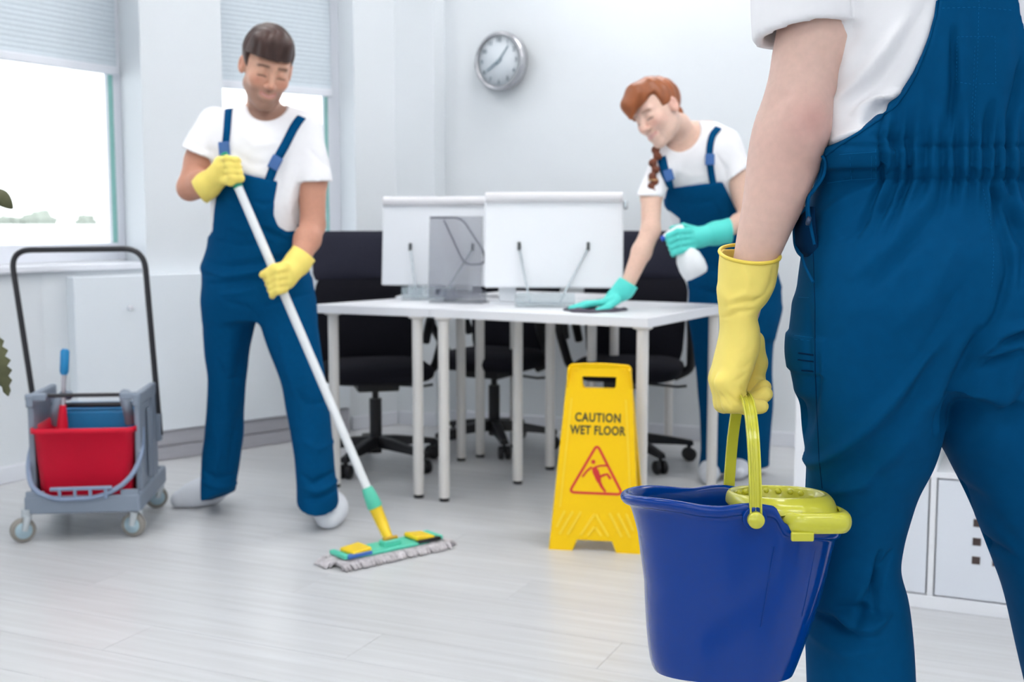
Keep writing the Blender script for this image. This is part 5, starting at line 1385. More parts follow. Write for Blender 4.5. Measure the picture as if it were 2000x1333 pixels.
prof = [(1278, 1554, 0.079, bzp(1307), 0), (1270, 1560, 0.083, bzp(1294), 0), (1262, 1582, 0.091, bzp(1230), 0.02), (1258, 1602, 0.099, bzp(1165), 0.08), (1256, 1614, 0.103, bzp(1115), 0.25), (1246, 1621, 0.107, bzp(1070), 0.5), (1232, 1628, 0.110, bzp(1035), 0.85), (1226, 1630, 0.112, ZR - 0.010, 1.0)]
rg_ = []
for (l, r, b, z, f) in prof: rg_.append(ring(bxp(l), bxp(r), b, z, partial(f)))
rims = [(1221, 1634, 0.115, -0.010), (1211, 1638, 0.119, -0.008), (1206, 1640, 0.121, -0.001), (1211, 1638, 0.119, 0.005), (1220, 1634, 0.115, 0.007), (1228, 1629, 0.111, 0.003), (1234, 1625, 0.107, -0.008)]
for (l, r, b, dz) in rims: rg_.append(ring(bxp(l), bxp(r), b, ZR + dz, partial(1.0)))
for (l, r, b, z, f) in ((1250, 1618, 0.102, bzp(1100), 0.3), (1262, 1596, 0.096, bzp(1170), 0.05), (1276, 1552, 0.078, bzp(1298), 0)): rg_.append(ring(bxp(l), bxp(r), b, z, partial(f)))
o = MB().rings(rg_, cap0=True, cap1=True).build('tub', M_bkt, bk_)
sd_ = o.modifiers.new('smooth', 'SUBSURF'); sd_.levels = 1; sd_.render_levels = 1
# faint mould seams on the side
for (pa_, pb_) in (((1480, 1045), (1462, 1195)), ((1563, 1050), (1545, 1180))):
    pts = []
    for k in range(9):
        t_ = k / 8; px_ = pa_[0] + (pb_[0] - pa_[0]) * t_; py_ = pa_[1] + (pb_[1] - pa_[1]) * t_
        z_ = bzp(py_); bb = np.interp(-z_, [-q[3] for q in prof[::-1]], [q[2] for q in prof[::-1]]); xl_ = np.interp(-z_, [-q[3] for q in prof[::-1]], [bxp(q[0]) for q in prof[::-1]]); xr_ = np.interp(-z_, [-q[3] for q in prof[::-1]], [bxp(q[1]) for q in prof[::-1]])
        cx_2 = (xl_ + xr_) / 2 + 0.02; x_ = bxp(px_); u_ = (x_ - cx_2) / ((xr_ - cx_2) if x_ > cx_2 else (cx_2 - xl_)); y_ = -bb * (1 - abs(u_) ** 2.3) ** (1 / 2.3)
        pts.append(tilt(Vector((x_, y_, z_))))
    MB().tube(pts, 0.0007, 5).build('mould_seam', M_bkt, o)
# wringer insert: flange over the rim, conical cup, hollow inside with bumps
def wr(xl, xr, b, z, e=2.4, slope=0.0, xm=None):
    cx = (xl + xr) / 2 if xm is None else xm; return [tilt(Vector((cx + (xr - xl) / 2 * math.copysign(abs(math.cos(a)) ** (2 / e), math.cos(a)), b * math.copysign(abs(math.sin(a)) ** (2 / e), math.sin(a)), z - slope * (cx + (xr - xl) / 2 * math.cos(a) - cx)))) for a in [2 * math.pi * k / NPH for k in range(NPH)]]
w0 = []
for (l, r, b, py) in ((1448, 1650, 0.124, 1046), (1444, 1656, 0.1275, 1040), (1443, 1658, 0.1285, 1026), (1445, 1654, 0.1265, 1012), (1450, 1646, 0.121, 1004), (1454, 1637, 0.115, 1004)):
    zn_ = bznear(py - 2, b); zc_ = bzp(py - 6)
    w0.append(wr(bxp(l + 44), bxp(r - 24), b, zn_, 4.5, 0.0))
MBw = MB().rings(w0 + [wr(bxp(1424), bxp(1628), 0.110, bznear(1014, 0.11), 2.4), wr(bxp(1421), bxp(1627), 0.108, bznear(1004, 0.108), 2.3), wr(bxp(1422), bxp(1622), 0.103, bznear(988, 0.103), 2.3), wr(bxp(1424), bxp(1616), 0.090, bznear(978, 0.090), 2.2), wr(bxp(1428), bxp(1611), 0.084, bznear(973, 0.084), 2.2), wr(bxp(1433), bxp(1605), 0.079, bznear(975, 0.079), 2.2), wr(bxp(1440), bxp(1596), 0.073, bznear(994, 0.073), 2.2), wr(bxp(1452), bxp(1575), 0.060, bzp(1040), 2.1), wr(bxp(1472), bxp(1550), 0.035, bzp(1060), 2.0)], cap1=True)
wo = MBw.build('wringer', M_lime, bk_); sd_ = wo.modifiers.new('smooth', 'SUBSURF'); sd_.levels = 1; sd_.render_levels = 1
for k in range(7):
    a = 0.5 + k * 0.33; x_ = bxp(1515) + (bxp(1590) - bxp(1440)) / 2 * math.cos(a) * 0.98; y_ = 0.080 * math.sin(a) * 0.97
    bm_ = MB().lathe([(0.0, 0.004), (0.003, 0.003), (0.0045, 0.0), (0.003, -0.003), (0.0, -0.004)], tilt(Vector((x_, y_, bznear(984, 0.08)))), 10, cap=False).build('drain_bump', M_lime, wo)
MB().box(tilt(Vector((bxp(1533) * 0.93, -0.1245, bznear(1049, 0.1245)))), (0.0145, 0.0035, 0.006), bev=0.002).build('clip_tab', M_lime, wo)
# carrying handle: ribbed channel from near pivot over the hand to the far pivot
hpath = [(1476, 1012, 1.462), (1475, 960, 1.464), (1473, 900, 1.470), (1470, 850, 1.482), (1466, 812, 1.500), (1461, 787, 1.530), (1455, 775, 1.565), (1450, 771, 1.600), (1446, 774, 1.635), (1442, 786, 1.668), (1437, 815, 1.692), (1431, 860, 1.704), (1426, 920, 1.710), (1423, 975, 1.712)]
hp_ = bez([P(*q) - Vector(bk_.location) for q in hpath], 78)
pr_ = [(-0.0078, -0.0025), (0.0078, -0.0025), (0.0078, 0.0045), (0.0058, 0.0045), (0.0050, 0.0005), (-0.0050, 0.0005), (-0.0058, 0.0045), (-0.0078, 0.0045)]
hd_ = MB().tube(hp_, 1.0, prof=[(u_, -w_) for u_, w_ in pr_[::-1]], up=(1, 0, 0), smooth=False).build('carry_handle', M_lime, bk_, bevel=0.0008)
MB().tube([p_ + Vector((0, -0.0, 0)) for p_ in hp_], 0.0016, 8).build('centre_rib', M_lime, hd_)
pv = P(1476, 1016, 1.458) - Vector(bk_.location)
MB().lathe([(0.0, 0.008), (0.0092, 0.008), (0.0106, 0.005), (0.0106, -0.004), (0.0, -0.004)], pv, 28, Matrix(((1, 0, 0), (0, 0, -1), (0, 1, 0))), cap=False).build('pivot_disc', M_lime, hd_)
pv2 = P(1423, 978, 1.716) - Vector(bk_.location)
MB().lathe([(0.0, 0.006), (0.0106, 0.006), (0.0106, -0.006), (0.0, -0.006)], pv2, 28, Matrix(((1, 0, 0), (0, 0, -1), (0, 1, 0))), cap=False).build('pivot_disc', M_lime, hd_)
# blue ear the handle pivots on
ear = [(pv.x + 0.0155 * math.cos(a), pv.z + 0.0155 * math.sin(a)) for a in [2 * math.pi * k / 28 for k in range(28)]]
Me = Matrix(((1, 0, 0, 0), (0, 0, 1, 0), (0, 1, 0, 0), (0, 0, 0, 1)))
MB().prism([(a, b) for a, b in ear], pv.y + 0.003, pv.y + 0.012, Me).build('pivot_ear', M_bkt, o, bevel=0.001)
tag(bk_, 'glossy blue bucket with lime wringer and handle carried by the worker in front', 'bucket')
# ------------------------------------------------------------------ man with the mop
def hair_cut(q, line, side_y, nape=-0.06):
    zmin = nape + (-0.010 - nape) * sstep(-0.07, -0.015, q[:, 1])
    return np.minimum(line - q[:, 2], np.maximum(q[:, 1] - side_y, zmin - q[:, 2]))
def xz(px_list, Y): return [(px3(a, b, Y)[0], px3(a, b, Y)[2]) for a, b in px_list]
mn = empty('person', (G(520, 1010).x, 4.20, 0))
TM = ZLoft([(203, 478, 556, 4.19, 0.045), (216, 440, 590, 4.18, 0.068), (232, 412, 612, 4.17, 0.086), (262, 400, 620, 4.16, 0.104), (320, 405, 608, 4.15, 0.116), (400, 411, 594, 4.14, 0.115), (470, 411, 590, 4.15, 0.11), (540, 402, 598, 4.15, 0.11)])
mPel = ZLoft([(425, 413, 588, 4.15, 0.110), (470, 410, 594, 4.15, 0.112), (505, 398, 600, 4.15, 0.116), (523, 392, 603, 4.15, 0.120), (545, 399, 605, 4.15, 0.117), (590, 397, 612, 4.15, 0.116), (625, 402, 612, 4.15, 0.09)])
mLL = ZLoft([(545, 400, 505, 4.16, 0.110), (620, 398, 499, 4.18, 0.10), (680, 400, 488, 4.20, 0.094), (740, 408, 481, 4.22, 0.086), (800, 405, 477, 4.24, 0.080), (850, 401, 475, 4.26, 0.080), (900, 394, 469, 4.28, 0.083), (950, 386, 461, 4.29, 0.088), (1000, 386, 457, 4.29, 0.09)])
mLR = ZLoft([(545, 500, 606, 4.15, 0.110), (620, 505, 617, 4.13, 0.104), (680, 524, 625, 4.11, 0.098), (740, 547, 634, 4.09, 0.090), (800, 560, 643, 4.08, 0.086), (880, 574, 651, 4.06, 0.086), (940, 580, 657, 4.05, 0.090), (985, 581, 661, 4.05, 0.095), (1030, 586, 652, 4.05, 0.09)])
mbib = xz([(430, 343), (470, 340), (505, 346), (543, 354), (537, 390), (535, 420), (541, 442), (555, 458), (575, 466), (620, 470), (625, 560), (380, 560), (380, 470), (408, 455), (414, 410)], 4.04)
def m_over(p):
    d = smin(smin(mLL(p), mLR(p), 0.012), mPel(p), 0.03)
    d = np.maximum(d, plane(p, px3(420, 968, 4.29), (-0.30, 0.0, -0.95))) if False else d
    b = np.maximum(TM(p, 0.009), poly2(p[:, 0], p[:, 2], mbib)); d = smin(d, b, 0.006)
    hemL = plane(p, px3(420, 972, 4.28), (0.33, -0.2, -0.92)); hemR = plane(p, px3(620, 992, 4.02), (-0.12, 0.25, -0.95))
    m = p[:, 0] < px3(505, 900, 4.2)[0]
    return np.maximum(d, np.where(p[:, 2] < 0.4, np.where(m, hemL, hemR), -1.0))
V, Qd = mesh_field(m_over, px3(360, 1080, 4.0) * np.array([1, 0, 1]) + np.array([0, 3.92, -0.02]), px3(690, 320, 4.4) * np.array([1, 0, 1]) + np.array([0, 4.46, 0]), 0.0055, 2)
N = vnormals(V, Qd)
YMf = 4.04
mf = [([(400, 512), (450, 520), (520, 512), (590, 495)], YMf, 0.012, -0.010), ([(398, 530), (440, 540), (500, 532), (560, 515)], YMf, 0.012, 0.008), ([(405, 555), (460, 552), (520, 545), (590, 530)], YMf, 0.012, -0.010), ([(430, 575), (470, 572), (500, 565)], YMf, 0.012, 0.006), ([(440, 590), (480, 600), (502, 622)], YMf, 0.010, -0.008), ([(520, 600), (560, 585), (600, 575)], YMf, 0.012, -0.008),
      ([(500, 440), (525, 455), (560, 470)], YMf, 0.012, -0.008), ([(440, 440), (480, 450), (520, 440)], YMf, 0.014, 0.005), ([(450, 390), (470, 410), (500, 420)], YMf, 0.014, -0.005), ([(420, 470), (470, 480), (530, 475)], YMf, 0.012, -0.006), ([(500, 395), (520, 400), (535, 395)], YMf, 0.010, -0.005),
      ([(478, 640), (468, 700), (452, 760)], 4.1, 0.014, -0.008), ([(450, 650), (440, 720), (435, 800)], 4.1, 0.02, 0.007), ([(425, 700), (440, 740), (470, 745)], 4.12, 0.012, -0.007), ([(470, 790), (455, 850), (440, 920)], 4.16, 0.014, -0.008), ([(410, 820), (425, 880), (415, 935)], 4.16, 0.014, 0.006), ([(395, 925), (420, 938), (455, 935)], 4.18, 0.012, -0.010), ([(390, 945), (420, 955), (452, 960)], 4.18, 0.010, 0.008),
      ([(540, 650), (560, 720), (580, 780)], 4.0, 0.016, 0.007), ([(600, 640), (605, 720), (615, 800)], 4.0, 0.018, -0.007), ([(575, 760), (600, 790), (640, 790)], 4.0, 0.012, -0.007), ([(590, 860), (620, 880), (650, 870)], 3.98, 0.012, 0.006), ([(588, 930), (610, 945), (650, 930)], 3.96, 0.012, -0.012), ([(590, 955), (620, 962), (655, 950)], 3.96, 0.012, 0.010), ([(596, 975), (620, 975), (650, 968)], 3.96, 0.010, -0.010)]
V = V + N * (creases(V, N, mf) + 0.0025 * vnoise(V * 16, 11))[:, None]
m_o = solid('overalls', V, Qd, M_over, mn)
slL = (px3(420, 243, 4.165), px3(385, 325, 4.11)); slRr = (px3(594, 252, 4.165), px3(616, 372, 4.12))
neckc = px3(519, 195, 4.10)
def m_shirt(p):
    d = TM(p)
    a = np.maximum(cap(p, *slL, 0.062, 0.078), plane(p, px3(397, 304, 4.12), (-0.36, 0, -0.93)))
    a = np.maximum(a, -np.maximum(cap(p, *slL, 0.050, 0.066), plane(p, px3(402, 288, 4.13), (0.36, 0, 0.93))))
    b = np.maximum(cap(p, *slRr, 0.062, 0.064), plane(p, px3(614, 356, 4.12), (0.02, 0, -1)))
    b = np.maximum(b, -np.maximum(cap(p, *slRr, 0.050, 0.052), plane(p, px3(612, 335, 4.12), (0.0, 0, 1))))
    d = smin(d, a, 0.03); d = smin(d, b, 0.03)
    d = smax(d, -ell(p, neckc, (0.074, 0.125, 0.072)), 0.008)
    return np.maximum(d, px3(500, 500, 4.15)[2] - p[:, 2])
V2, Q2 = mesh_field(m_shirt, px3(335, 510, 4.0) * np.array([1, 0, 1]) + np.array([0, 3.96, 0]), px3(670, 180, 4.4) * np.array([1, 0, 1]) + np.array([0, 4.36, 0]), 0.0055, 2)
N2 = vnormals(V2, Q2); bd = poly2(V2[:, 0], V2[:, 2], mbib); inb = sstep(-0.004, 0.012, bd)
D2 = creases(V2, N2, [([(560, 300), (545, 340), (540, 400)], YMf, 0.014, -0.007), ([(575, 330), (560, 400), (575, 450)], YMf, 0.012, 0.006), ([(585, 380), (570, 420), (580, 455)], YMf, 0.010, -0.008), ([(400, 270), (420, 320), (415, 380)], YMf, 0.014, -0.006), ([(470, 260), (500, 285), (540, 280)], YMf, 0.016, 0.004), ([(460, 300), (490, 320), (520, 320)], YMf, 0.016, -0.004), ([(600, 290), (620, 310), (640, 330)], 4.06, 0.012, -0.005), ([(365, 270), (390, 290), (420, 295)], 4.06, 0.012, -0.004)]) + 0.002 * vnoise(V2 * 18, 5)
V2 = V2 + N2 * (D2 * inb - 0.003 * (1 - inb))[:, None]
m_s = solid('t_shirt', V2, Q2, M_shirt, mn); SM = Surf(np.concatenate([V2]), Q2); SM.hint = 4.05
# skin
MR = axes((0.36, -0.86, -0.36), (0.16, 0, 1)); MS = 1.045
MC = px3(531, 146, 4.03) - MR @ (np.array([0, 0.082, 0.006]) * MS)
mEl, mEr = px3(371, 367, 4.07), px3(611, 440, 4.09); mWl, mWr = px3(428, 348, 3.995), px3(580, 520, 3.955)
def m_skin(p):
    d = headf(p, MC, MR, MS, True)
    d = smin(d, cap(p, px3(512, 170, 4.14), px3(514, 232, 4.185), 0.050, 0.060), 0.03)
    d = smin(d, TM(p, -0.02), 0.03)
    d = smin(d, chain(p, [px3(415, 252, 4.17), px3(392, 315, 4.12), mEl], (0.056, 0.053, 0.043), 0.02), 0.02)
    d = smin(d, chain(p, [mEl, mEl * 0.6 + mWl * 0.4, mWl], (0.043, 0.044, 0.030), 0.02), 0.015)
    d = smin(d, chain(p, [px3(597, 258, 4.17), px3(610, 350, 4.13), mEr], (0.056, 0.050, 0.042), 0.02), 0.02)
    d = smin(d, chain(p, [mEr, mEr * 0.65 + mWr * 0.35, mWr], (0.042, 0.044, 0.030), 0.02), 0.015)
    lg = smin(mPel(p, -0.02), smin(mLL(p, -0.030), mLR(p, -0.030), 0.02), 0.03); lg = np.maximum(lg, 0.16 - p[:, 2])
    return smin(d, lg, 0.03)
V3, Q3 = mesh_field(m_skin, px3(325, 1080, 4.0) * np.array([1, 0, 1]) + np.array([0, 3.86, 0]), px3(680, 20, 4.4) * np.array([1, 0, 1]) + np.array([0, 4.46, 0]), 0.0042, 1)
q = to_local(V3, MC, MR, MS); hc = head_color(q, (206, 160, 138), (188, 108, 104), True, (120, 92, 84))
def brow(c, q, colr, wgt=0.85):
    x = np.abs(q[:, 0]); w = np.exp(-(((q[:, 2] - 0.030 + 0.25 * np.maximum(x - 0.036, 0)) / 0.0048) ** 2)) * sstep(0.010, 0.016, x) * (1 - sstep(0.046, 0.054, x)) * (q[:, 1] > 0.05)
    c[:] = c * (1 - (wgt * w)[:, None]) + np.array(lin(colr)) * (wgt * w)[:, None]
brow(hc, q, (62, 42, 38))
hw = (np.linalg.norm(q, axis=1) < 0.17).astype(float); bodyc = np.array(lin((196, 142, 120)))
c3 = hc * hw[:, None] + bodyc * (1 - hw)[:, None]; c3 *= (1 + 0.05 * vnoise(V3 * 20, 6))[:, None]
solid('body', V3, Q3, M_skin, mn, c3)
M_hairm = mat('dark_brown_hair', (66, 46, 42), 0.45, 0.4, noise=0.35, nscale=30, stretch=(1, 1, 0.3))
def m_hair(p):
    q = to_local(p, MC, MR, MS); d = ell(q, np.array([0.004, -0.008, 0.056]), (0.083, 0.107, 0.094))
    d = smin(d, ell(q, np.array([0.012, 0.052, 0.104]), (0.062, 0.048, 0.036)), 0.03)
    d = d + 0.0022 * np.sin(q[:, 0] * 210 + 8 * np.sin(q[:, 1] * 25)) * (q[:, 2] > 0.05)
    return np.maximum(d, hair_cut(q, 0.052, 0.022)) * MS
Vh, Qh = mesh_field(m_hair, MC - 0.19, MC + 0.19, 0.0045, 2)
solid('hair', Vh, Qh, M_hairm, mn)
# gloves
def m_gl(p):
    d = chain(p, [px3(386, 378, 4.03), px3(405, 362, 4.01), px3(428, 342, 3.99), px3(436, 328, 3.98)], (0.046, 0.043, 0.036, 0.036), 0.02)
    d = np.maximum(d, plane(p, px3(391, 376, 4.03), (-0.86, 0, -0.50)))
    fd = None
    for k in range(4):
        f = finger(p, [px3(427 + 2 * k, 314 + 11 * k, 3.985), px3(443 + 3 * k, 311 + 12 * k, 3.940), px3(461 + 3 * k, 313 + 12 * k, 3.948), px3(465 + 2 * k, 315 + 12 * k, 3.985)], 0.0135, 0.0115, 0.006); fd = f if fd is None else smin(fd, f, 0.004)
    d = smin(d, fd, 0.012)
    return smin(d, finger(p, [px3(430, 350, 3.97), px3(450, 356, 3.945), px3(470, 347, 3.95)], 0.015, 0.011), 0.008)
a, b = mesh_field(m_gl, px3(370, 405, 4.0) * np.array([1, 0, 1]) + np.array([0, 3.90, 0]), px3(490, 290, 4.0) * np.array([1, 0, 1]) + np.array([0, 4.10, 0]), 0.0035, 1)
solid('glove', a, b, M_glove, mn)
def m_gr(p):
    d = chain(p, [px3(599, 488, 3.995), px3(580, 515, 3.955), px3(564, 532, 3.925), px3(556, 545, 3.915)], (0.047, 0.041, 0.036, 0.038), 0.02)
    d = np.maximum(d, plane(p, px3(595, 495, 3.985), (0.55, 0.25, 0.80)))
    fd = None
    for k in range(4):
        f = finger(p, [px3(557 - 0.5 * k, 526 + 13 * k, 3.885), px3(541 + 1 * k, 529 + 13 * k, 3.862), px3(524 + 3 * k, 537 + 12 * k, 3.872), px3(520 + 4 * k, 545 + 11 * k, 3.90)], 0.0140, 0.0115, 0.006); fd = f if fd is None else smin(fd, f, 0.004)
    d = smin(d, fd, 0.012)
    return smin(d, finger(p, [px3(556, 520, 3.89), px3(534, 524, 3.87), px3(513, 537, 3.875)], 0.016, 0.012), 0.008)
a, b = mesh_field(m_gr, px3(490, 600, 3.9) * np.array([1, 0, 1]) + np.array([0, 3.82, 0]), px3(630, 465, 4.0) * np.array([1, 0, 1]) + np.array([0, 4.06, 0]), 0.0035, 1)
solid('glove', a, b, mat('yellow_rubber', (0, 0, 0)), mn)
# straps and buckles
def strap(sf, pl, width, parent, over=None, off=0.004):
    pts = [sf.ray(x, y, off) for x, y in pl]
    if over is not None:
        p0, n0 = pts[0]; pts = [(p0 + Vector((0, 0.10, -0.01)), Vector((0, 0.3, 1)).normalized()), (p0 + Vector((0, 0.05, 0.008)), Vector((0, 0, 1)))] + pts
    pts = [(p_ - parent.parent.location, n_) for p_, n_ in pts]
    L_, R_ = [], []
    for i in range(len(pts)):
        t = (pts[min(i + 1, len(pts) - 1)][0] - pts[max(i - 1, 0)][0]).normalized(); s_ = t.cross(pts[i][1]).normalized() * width / 2
        L_.append(pts[i][0] - s_); R_.append(pts[i][0] + s_)
    n_ = len(pts); o = MB().add(L_ + R_, [(i, i + 1, n_ + i + 1, n_ + i) for i in range(n_ - 1)], True).build('strap', M_over, parent)
    md = o.modifiers.new('thick', 'SOLIDIFY'); md.thickness = 0.004; md.offset = 0; return o
M_buck = mat('blue_buckle', (58, 104, 168), 0.4, noise=0.03)
def dens(pl, n=14): return [(v.x, v.y) for v in bez([Vector((a, b, 0)) for a, b in pl], n)]
strap(SM, dens([(447, 216), (446, 230), (444, 260), (440, 300), (436, 340), (434, 352)]), 0.026, m_o, True)
strap(SM, dens([(588, 231), (574, 250), (556, 285), (541, 312), (530, 340), (524, 356)]), 0.030, m_o, True)
for (x, y, r) in ((441, 292, 0.06), (537, 319, -0.5)):
    p_, n_ = SM.ray(x, y, 0.010); MB().box(p_ - mn.location, (0.019, 0.005, 0.024), Matrix.Rotation(-r, 3, 'Y'), bev=0.004).build('buckle', M_buck, m_o)
# shoes
def shoe(parent, pts, rs, nm='shoe', m=M_shoe):
    def f(p):
        d = chain(p, pts, rs, 0.03); return np.maximum(d, 0.003 - p[:, 2])
    P_ = np.array(pts); a, b = mesh_field(f, P_.min(0) - 0.09, P_.max(0) + 0.09, 0.005, 1); return solid(nm, a, b, m, parent)
a0 = A3(G(432, 988)); a1 = A3(G(342, 994))
shoe(mn, [a0 + [0.0, 0.03, 0.085], a0 * 0.75 + a1 * 0.25 + [0, 0.02, 0.062], a0 * 0.40 + a1 * 0.60 + [0, 0.02, 0.044], a1 + [0.01, 0.02, 0.030]], (0.052, 0.052, 0.046, 0.032))
a0 = A3(G(628, 1000)); a1 = A3(G(643, 1030))
shoe(mn, [a0 + [-0.005, 0.02, 0.10], a0 + [0.0, 0.0, 0.065], a1 + [-0.004, 0.05, 0.056], a1 + [0, -0.01, 0.040]], (0.054, 0.056, 0.058, 0.046))
tag(mn, 'smiling man in white T-shirt, blue overalls and yellow gloves pushing the mop', 'person')

# ------------------------------------------------------------------ woman wiping the desk
M_tealg = mat('teal_rubber', (84, 214, 204), 0.5, 0.35, noise=0.025, nscale=30)
M_over2 = M_over
wm_ = empty('person', (0.93, 4.88, 0))
TW = ZLoft([(238, 1322, 1400, 4.68, 0.042), (252, 1310, 1424, 4.67, 0.062), (275, 1296, 1440, 4.66, 0.080), (310, 1285, 1446, 4.66, 0.096), (350, 1284, 1442, 4.68, 0.104), (400, 1300, 1446, 4.71, 0.102), (450, 1322, 1466, 4.76, 0.098), (500, 1342, 1496, 4.82, 0.104), (560, 1347, 1522, 4.87, 0.116)])
wPel = ZLoft([(440, 1336, 1462, 4.75, 0.098), (480, 1343, 1486, 4.80, 0.104), (530, 1345, 1516, 4.85, 0.112), (580, 1344, 1526, 4.88, 0.118), (620, 1346, 1522, 4.89, 0.116), (660, 1356, 1512, 4.89, 0.09)])
wLL = ZLoft([(600, 1346, 1450, 4.87, 0.104), (660, 1352, 1444, 4.87, 0.098), (720, 1359, 1440, 4.87, 0.090), (800, 1366, 1434, 4.87, 0.080), (880, 1369, 1432, 4.87, 0.080), (930, 1364, 1434, 4.87, 0.085), (960, 1364, 1434, 4.87, 0.085)])
wLR = ZLoft([(600, 1430, 1524, 4.93, 0.104), (660, 1422, 1512, 4.93, 0.098), (720, 1420, 1508, 4.93, 0.090), (780, 1424, 1510, 4.93, 0.082), (860, 1422, 1504, 4.94, 0.080), (930, 1414, 1502, 4.95, 0.085), (960, 1414, 1502, 4.95, 0.085)])
wbib = xz([(1293, 374), (1322, 366), (1360, 361), (1412, 355), (1443, 405), (1470, 440), (1560, 470), (1560, 640), (1330, 640), (1330, 470), (1338, 444), (1336, 428), (1316, 412), (1298, 393)], 4.58)
def w_over(p):
    d = smin(smin(wLL(p), wLR(p), 0.012), wPel(p), 0.03)
    d = smin(d, np.maximum(TW(p, 0.009), poly2(p[:, 0], p[:, 2], wbib)), 0.006); return np.maximum(d, 0.035 - p[:, 2])
lo_ = px3(1310, 1000, 4.6) * np.array([1, 0, 1]) + np.array([-0.03, 4.50, -0.02]); hi_ = px3(1550, 335, 5.0) * np.array([1, 0, 1]) + np.array([0, 5.10, 0]); lo_[2] = -0.02
V, Qd = mesh_field(w_over, lo_, hi_, 0.006, 2); N = vnormals(V, Qd)
wf = [([(1345, 470), (1400, 480), (1450, 465)], 4.66, 0.012, -0.008), ([(1345, 500), (1410, 505), (1470, 490)], 4.70, 0.014, 0.006), ([(1350, 530), (1420, 530), (1490, 520)], 4.72, 0.014, -0.008), ([(1400, 400), (1420, 430), (1430, 460)], 4.55, 0.012, -0.006), ([(1350, 560), (1400, 575), (1440, 600)], 4.76, 0.014, -0.007), ([(1440, 660), (1430, 740), (1428, 820)], 4.84, 0.014, -0.010), ([(1470, 640), (1475, 720), (1470, 800)], 4.84, 0.016, 0.007), ([(1490, 780), (1470, 810), (1440, 815)], 4.85, 0.012, -0.008), ([(1380, 700), (1390, 780), (1388, 860)], 4.78, 0.014, 0.006), ([(1320, 390), (1360, 400), (1400, 392)], 4.54, 0.014, -0.004)]
V = V + N * (creases(V, N, wf) + 0.0025 * vnoise(V * 16, 12))[:, None]
w_o = solid('overalls', V, Qd, M_over2, wm_)
wsL = (px3(1306, 300, 4.63), px3(1266, 396, 4.54)); wsR = (px3(1420, 280, 4.67), px3(1449, 372, 4.62))
wneck = px3(1332, 252, 4.60)
def w_shirt(p):
    d = TW(p)
    a = np.maximum(cap(p, *wsL, 0.056, 0.050), plane(p, px3(1268, 384, 4.55), (-0.06, 0, -1))); a = np.maximum(a, -np.maximum(cap(p, *wsL, 0.044, 0.038), plane(p, px3(1268, 365, 4.55), (0, 0, 1))))
    b = np.maximum(cap(p, *wsR, 0.056, 0.064), plane(p, px3(1437, 342, 4.62), (0.58, 0, -0.81))); b = np.maximum(b, -np.maximum(cap(p, *wsR, 0.044, 0.052), plane(p, px3(1430, 325, 4.62), (-0.58, 0, 0.81))))
    d = smin(smin(d, a, 0.025), b, 0.025)
    d = smax(d, -ell(p, wneck, (0.072, 0.12, 0.092), np.array([[0.94, 0, 0.34], [0, 1, 0], [-0.34, 0, 0.94]])), 0.008)
    return np.maximum(d, px3(1400, 470, 4.62)[2] - p[:, 2])
V2, Q2 = mesh_field(w_shirt, px3(1225, 480, 4.6) * np.array([1, 0, 1]) + np.array([0, 4.44, 0]), px3(1500, 215, 4.8) * np.array([1, 0, 1]) + np.array([0, 4.94, 0]), 0.0055, 2)
N2 = vnormals(V2, Q2); bd = poly2(V2[:, 0], V2[:, 2], wbib); inb = sstep(-0.004, 0.012, bd)
D2 = creases(V2, N2, [([(1290, 330), (1300, 360), (1296, 400)], 4.55, 0.012, -0.006), ([(1400, 300), (1420, 330), (1425, 360)], 4.56, 0.012, -0.006), ([(1320, 330), (1350, 345), (1380, 340)], 4.55, 0.014, 0.003)]) + 0.002 * vnoise(V2 * 18, 15)
V2 = V2 + N2 * (D2 * inb - 0.003 * (1 - inb))[:, None]; w_s = solid('t_shirt', V2, Q2, M_shirt, wm_); SW = Surf(V2, Q2); SW.hint = 4.55
WR_ = axes((-0.70, -0.60, -0.40), (-0.50, 0.0, 0.87)); WS = 1.02
WC = px3(1257, 234, 4.50) - WR_ @ (np.array([0, 0.082, 0.006]) * WS)
wEl, wEr = px3(1271, 450, 4.47), px3(1462, 425, 4.58); wWl, wWr = px3(1226, 556, 4.38), px3(1415, 452, 4.46)
nb0 = WC + WR_ @ np.array([0, -0.03, -0.05])
def w_skin(p):
    d = headf(p, WC, WR_, WS, False)
    d = smin(d, chain(p, [nb0, px3(1325, 245, 4.62), px3(1345, 285, 4.67)], (0.044, 0.044, 0.05), 0.02), 0.02)
    d = smin(d, cap(p, px3(1318, 272, 4.645), px3(1395, 262, 4.675), 0.04, 0.04), 0.03)
    d = smin(d, TW(p, -0.02), 0.03)
    d = smin(d, chain(p, [px3(1302, 312, 4.62), px3(1272, 385, 4.55), wEl, wEl * 0.6 + wWl * 0.4, wWl], (0.042, 0.040, 0.036, 0.037, 0.026), 0.015), 0.02)
    d = smin(d, chain(p, [px3(1424, 288, 4.66), px3(1440, 350, 4.63), wEr, wEr * 0.6 + wWr * 0.4, wWr], (0.044, 0.041, 0.036, 0.036, 0.026), 0.015), 0.02)
    d = smin(d, wPel(p, -0.02), 0.03); d = smin(d, wLL(p, -0.022), 0.02); d = smin(d, wLR(p, -0.022), 0.02)
    return np.maximum(d, 0.03 - p[:, 2])
lo_ = px3(1190, 600, 4.3) * np.array([1, 0, 1]) + np.array([0, 4.26, 0]); lo_[2] = 0.0; hi_ = px3(1545, 120, 5.0) * np.array([1, 0, 1]) + np.array([0, 5.10, 0])
V3, Q3 = mesh_field(w_skin, lo_, hi_, 0.0042, 1)
q = to_local(V3, WC, WR_, WS); hc = head_color(q, (226, 192, 176), (198, 122, 122), False); brow(hc, q, (140, 92, 70), 0.7)
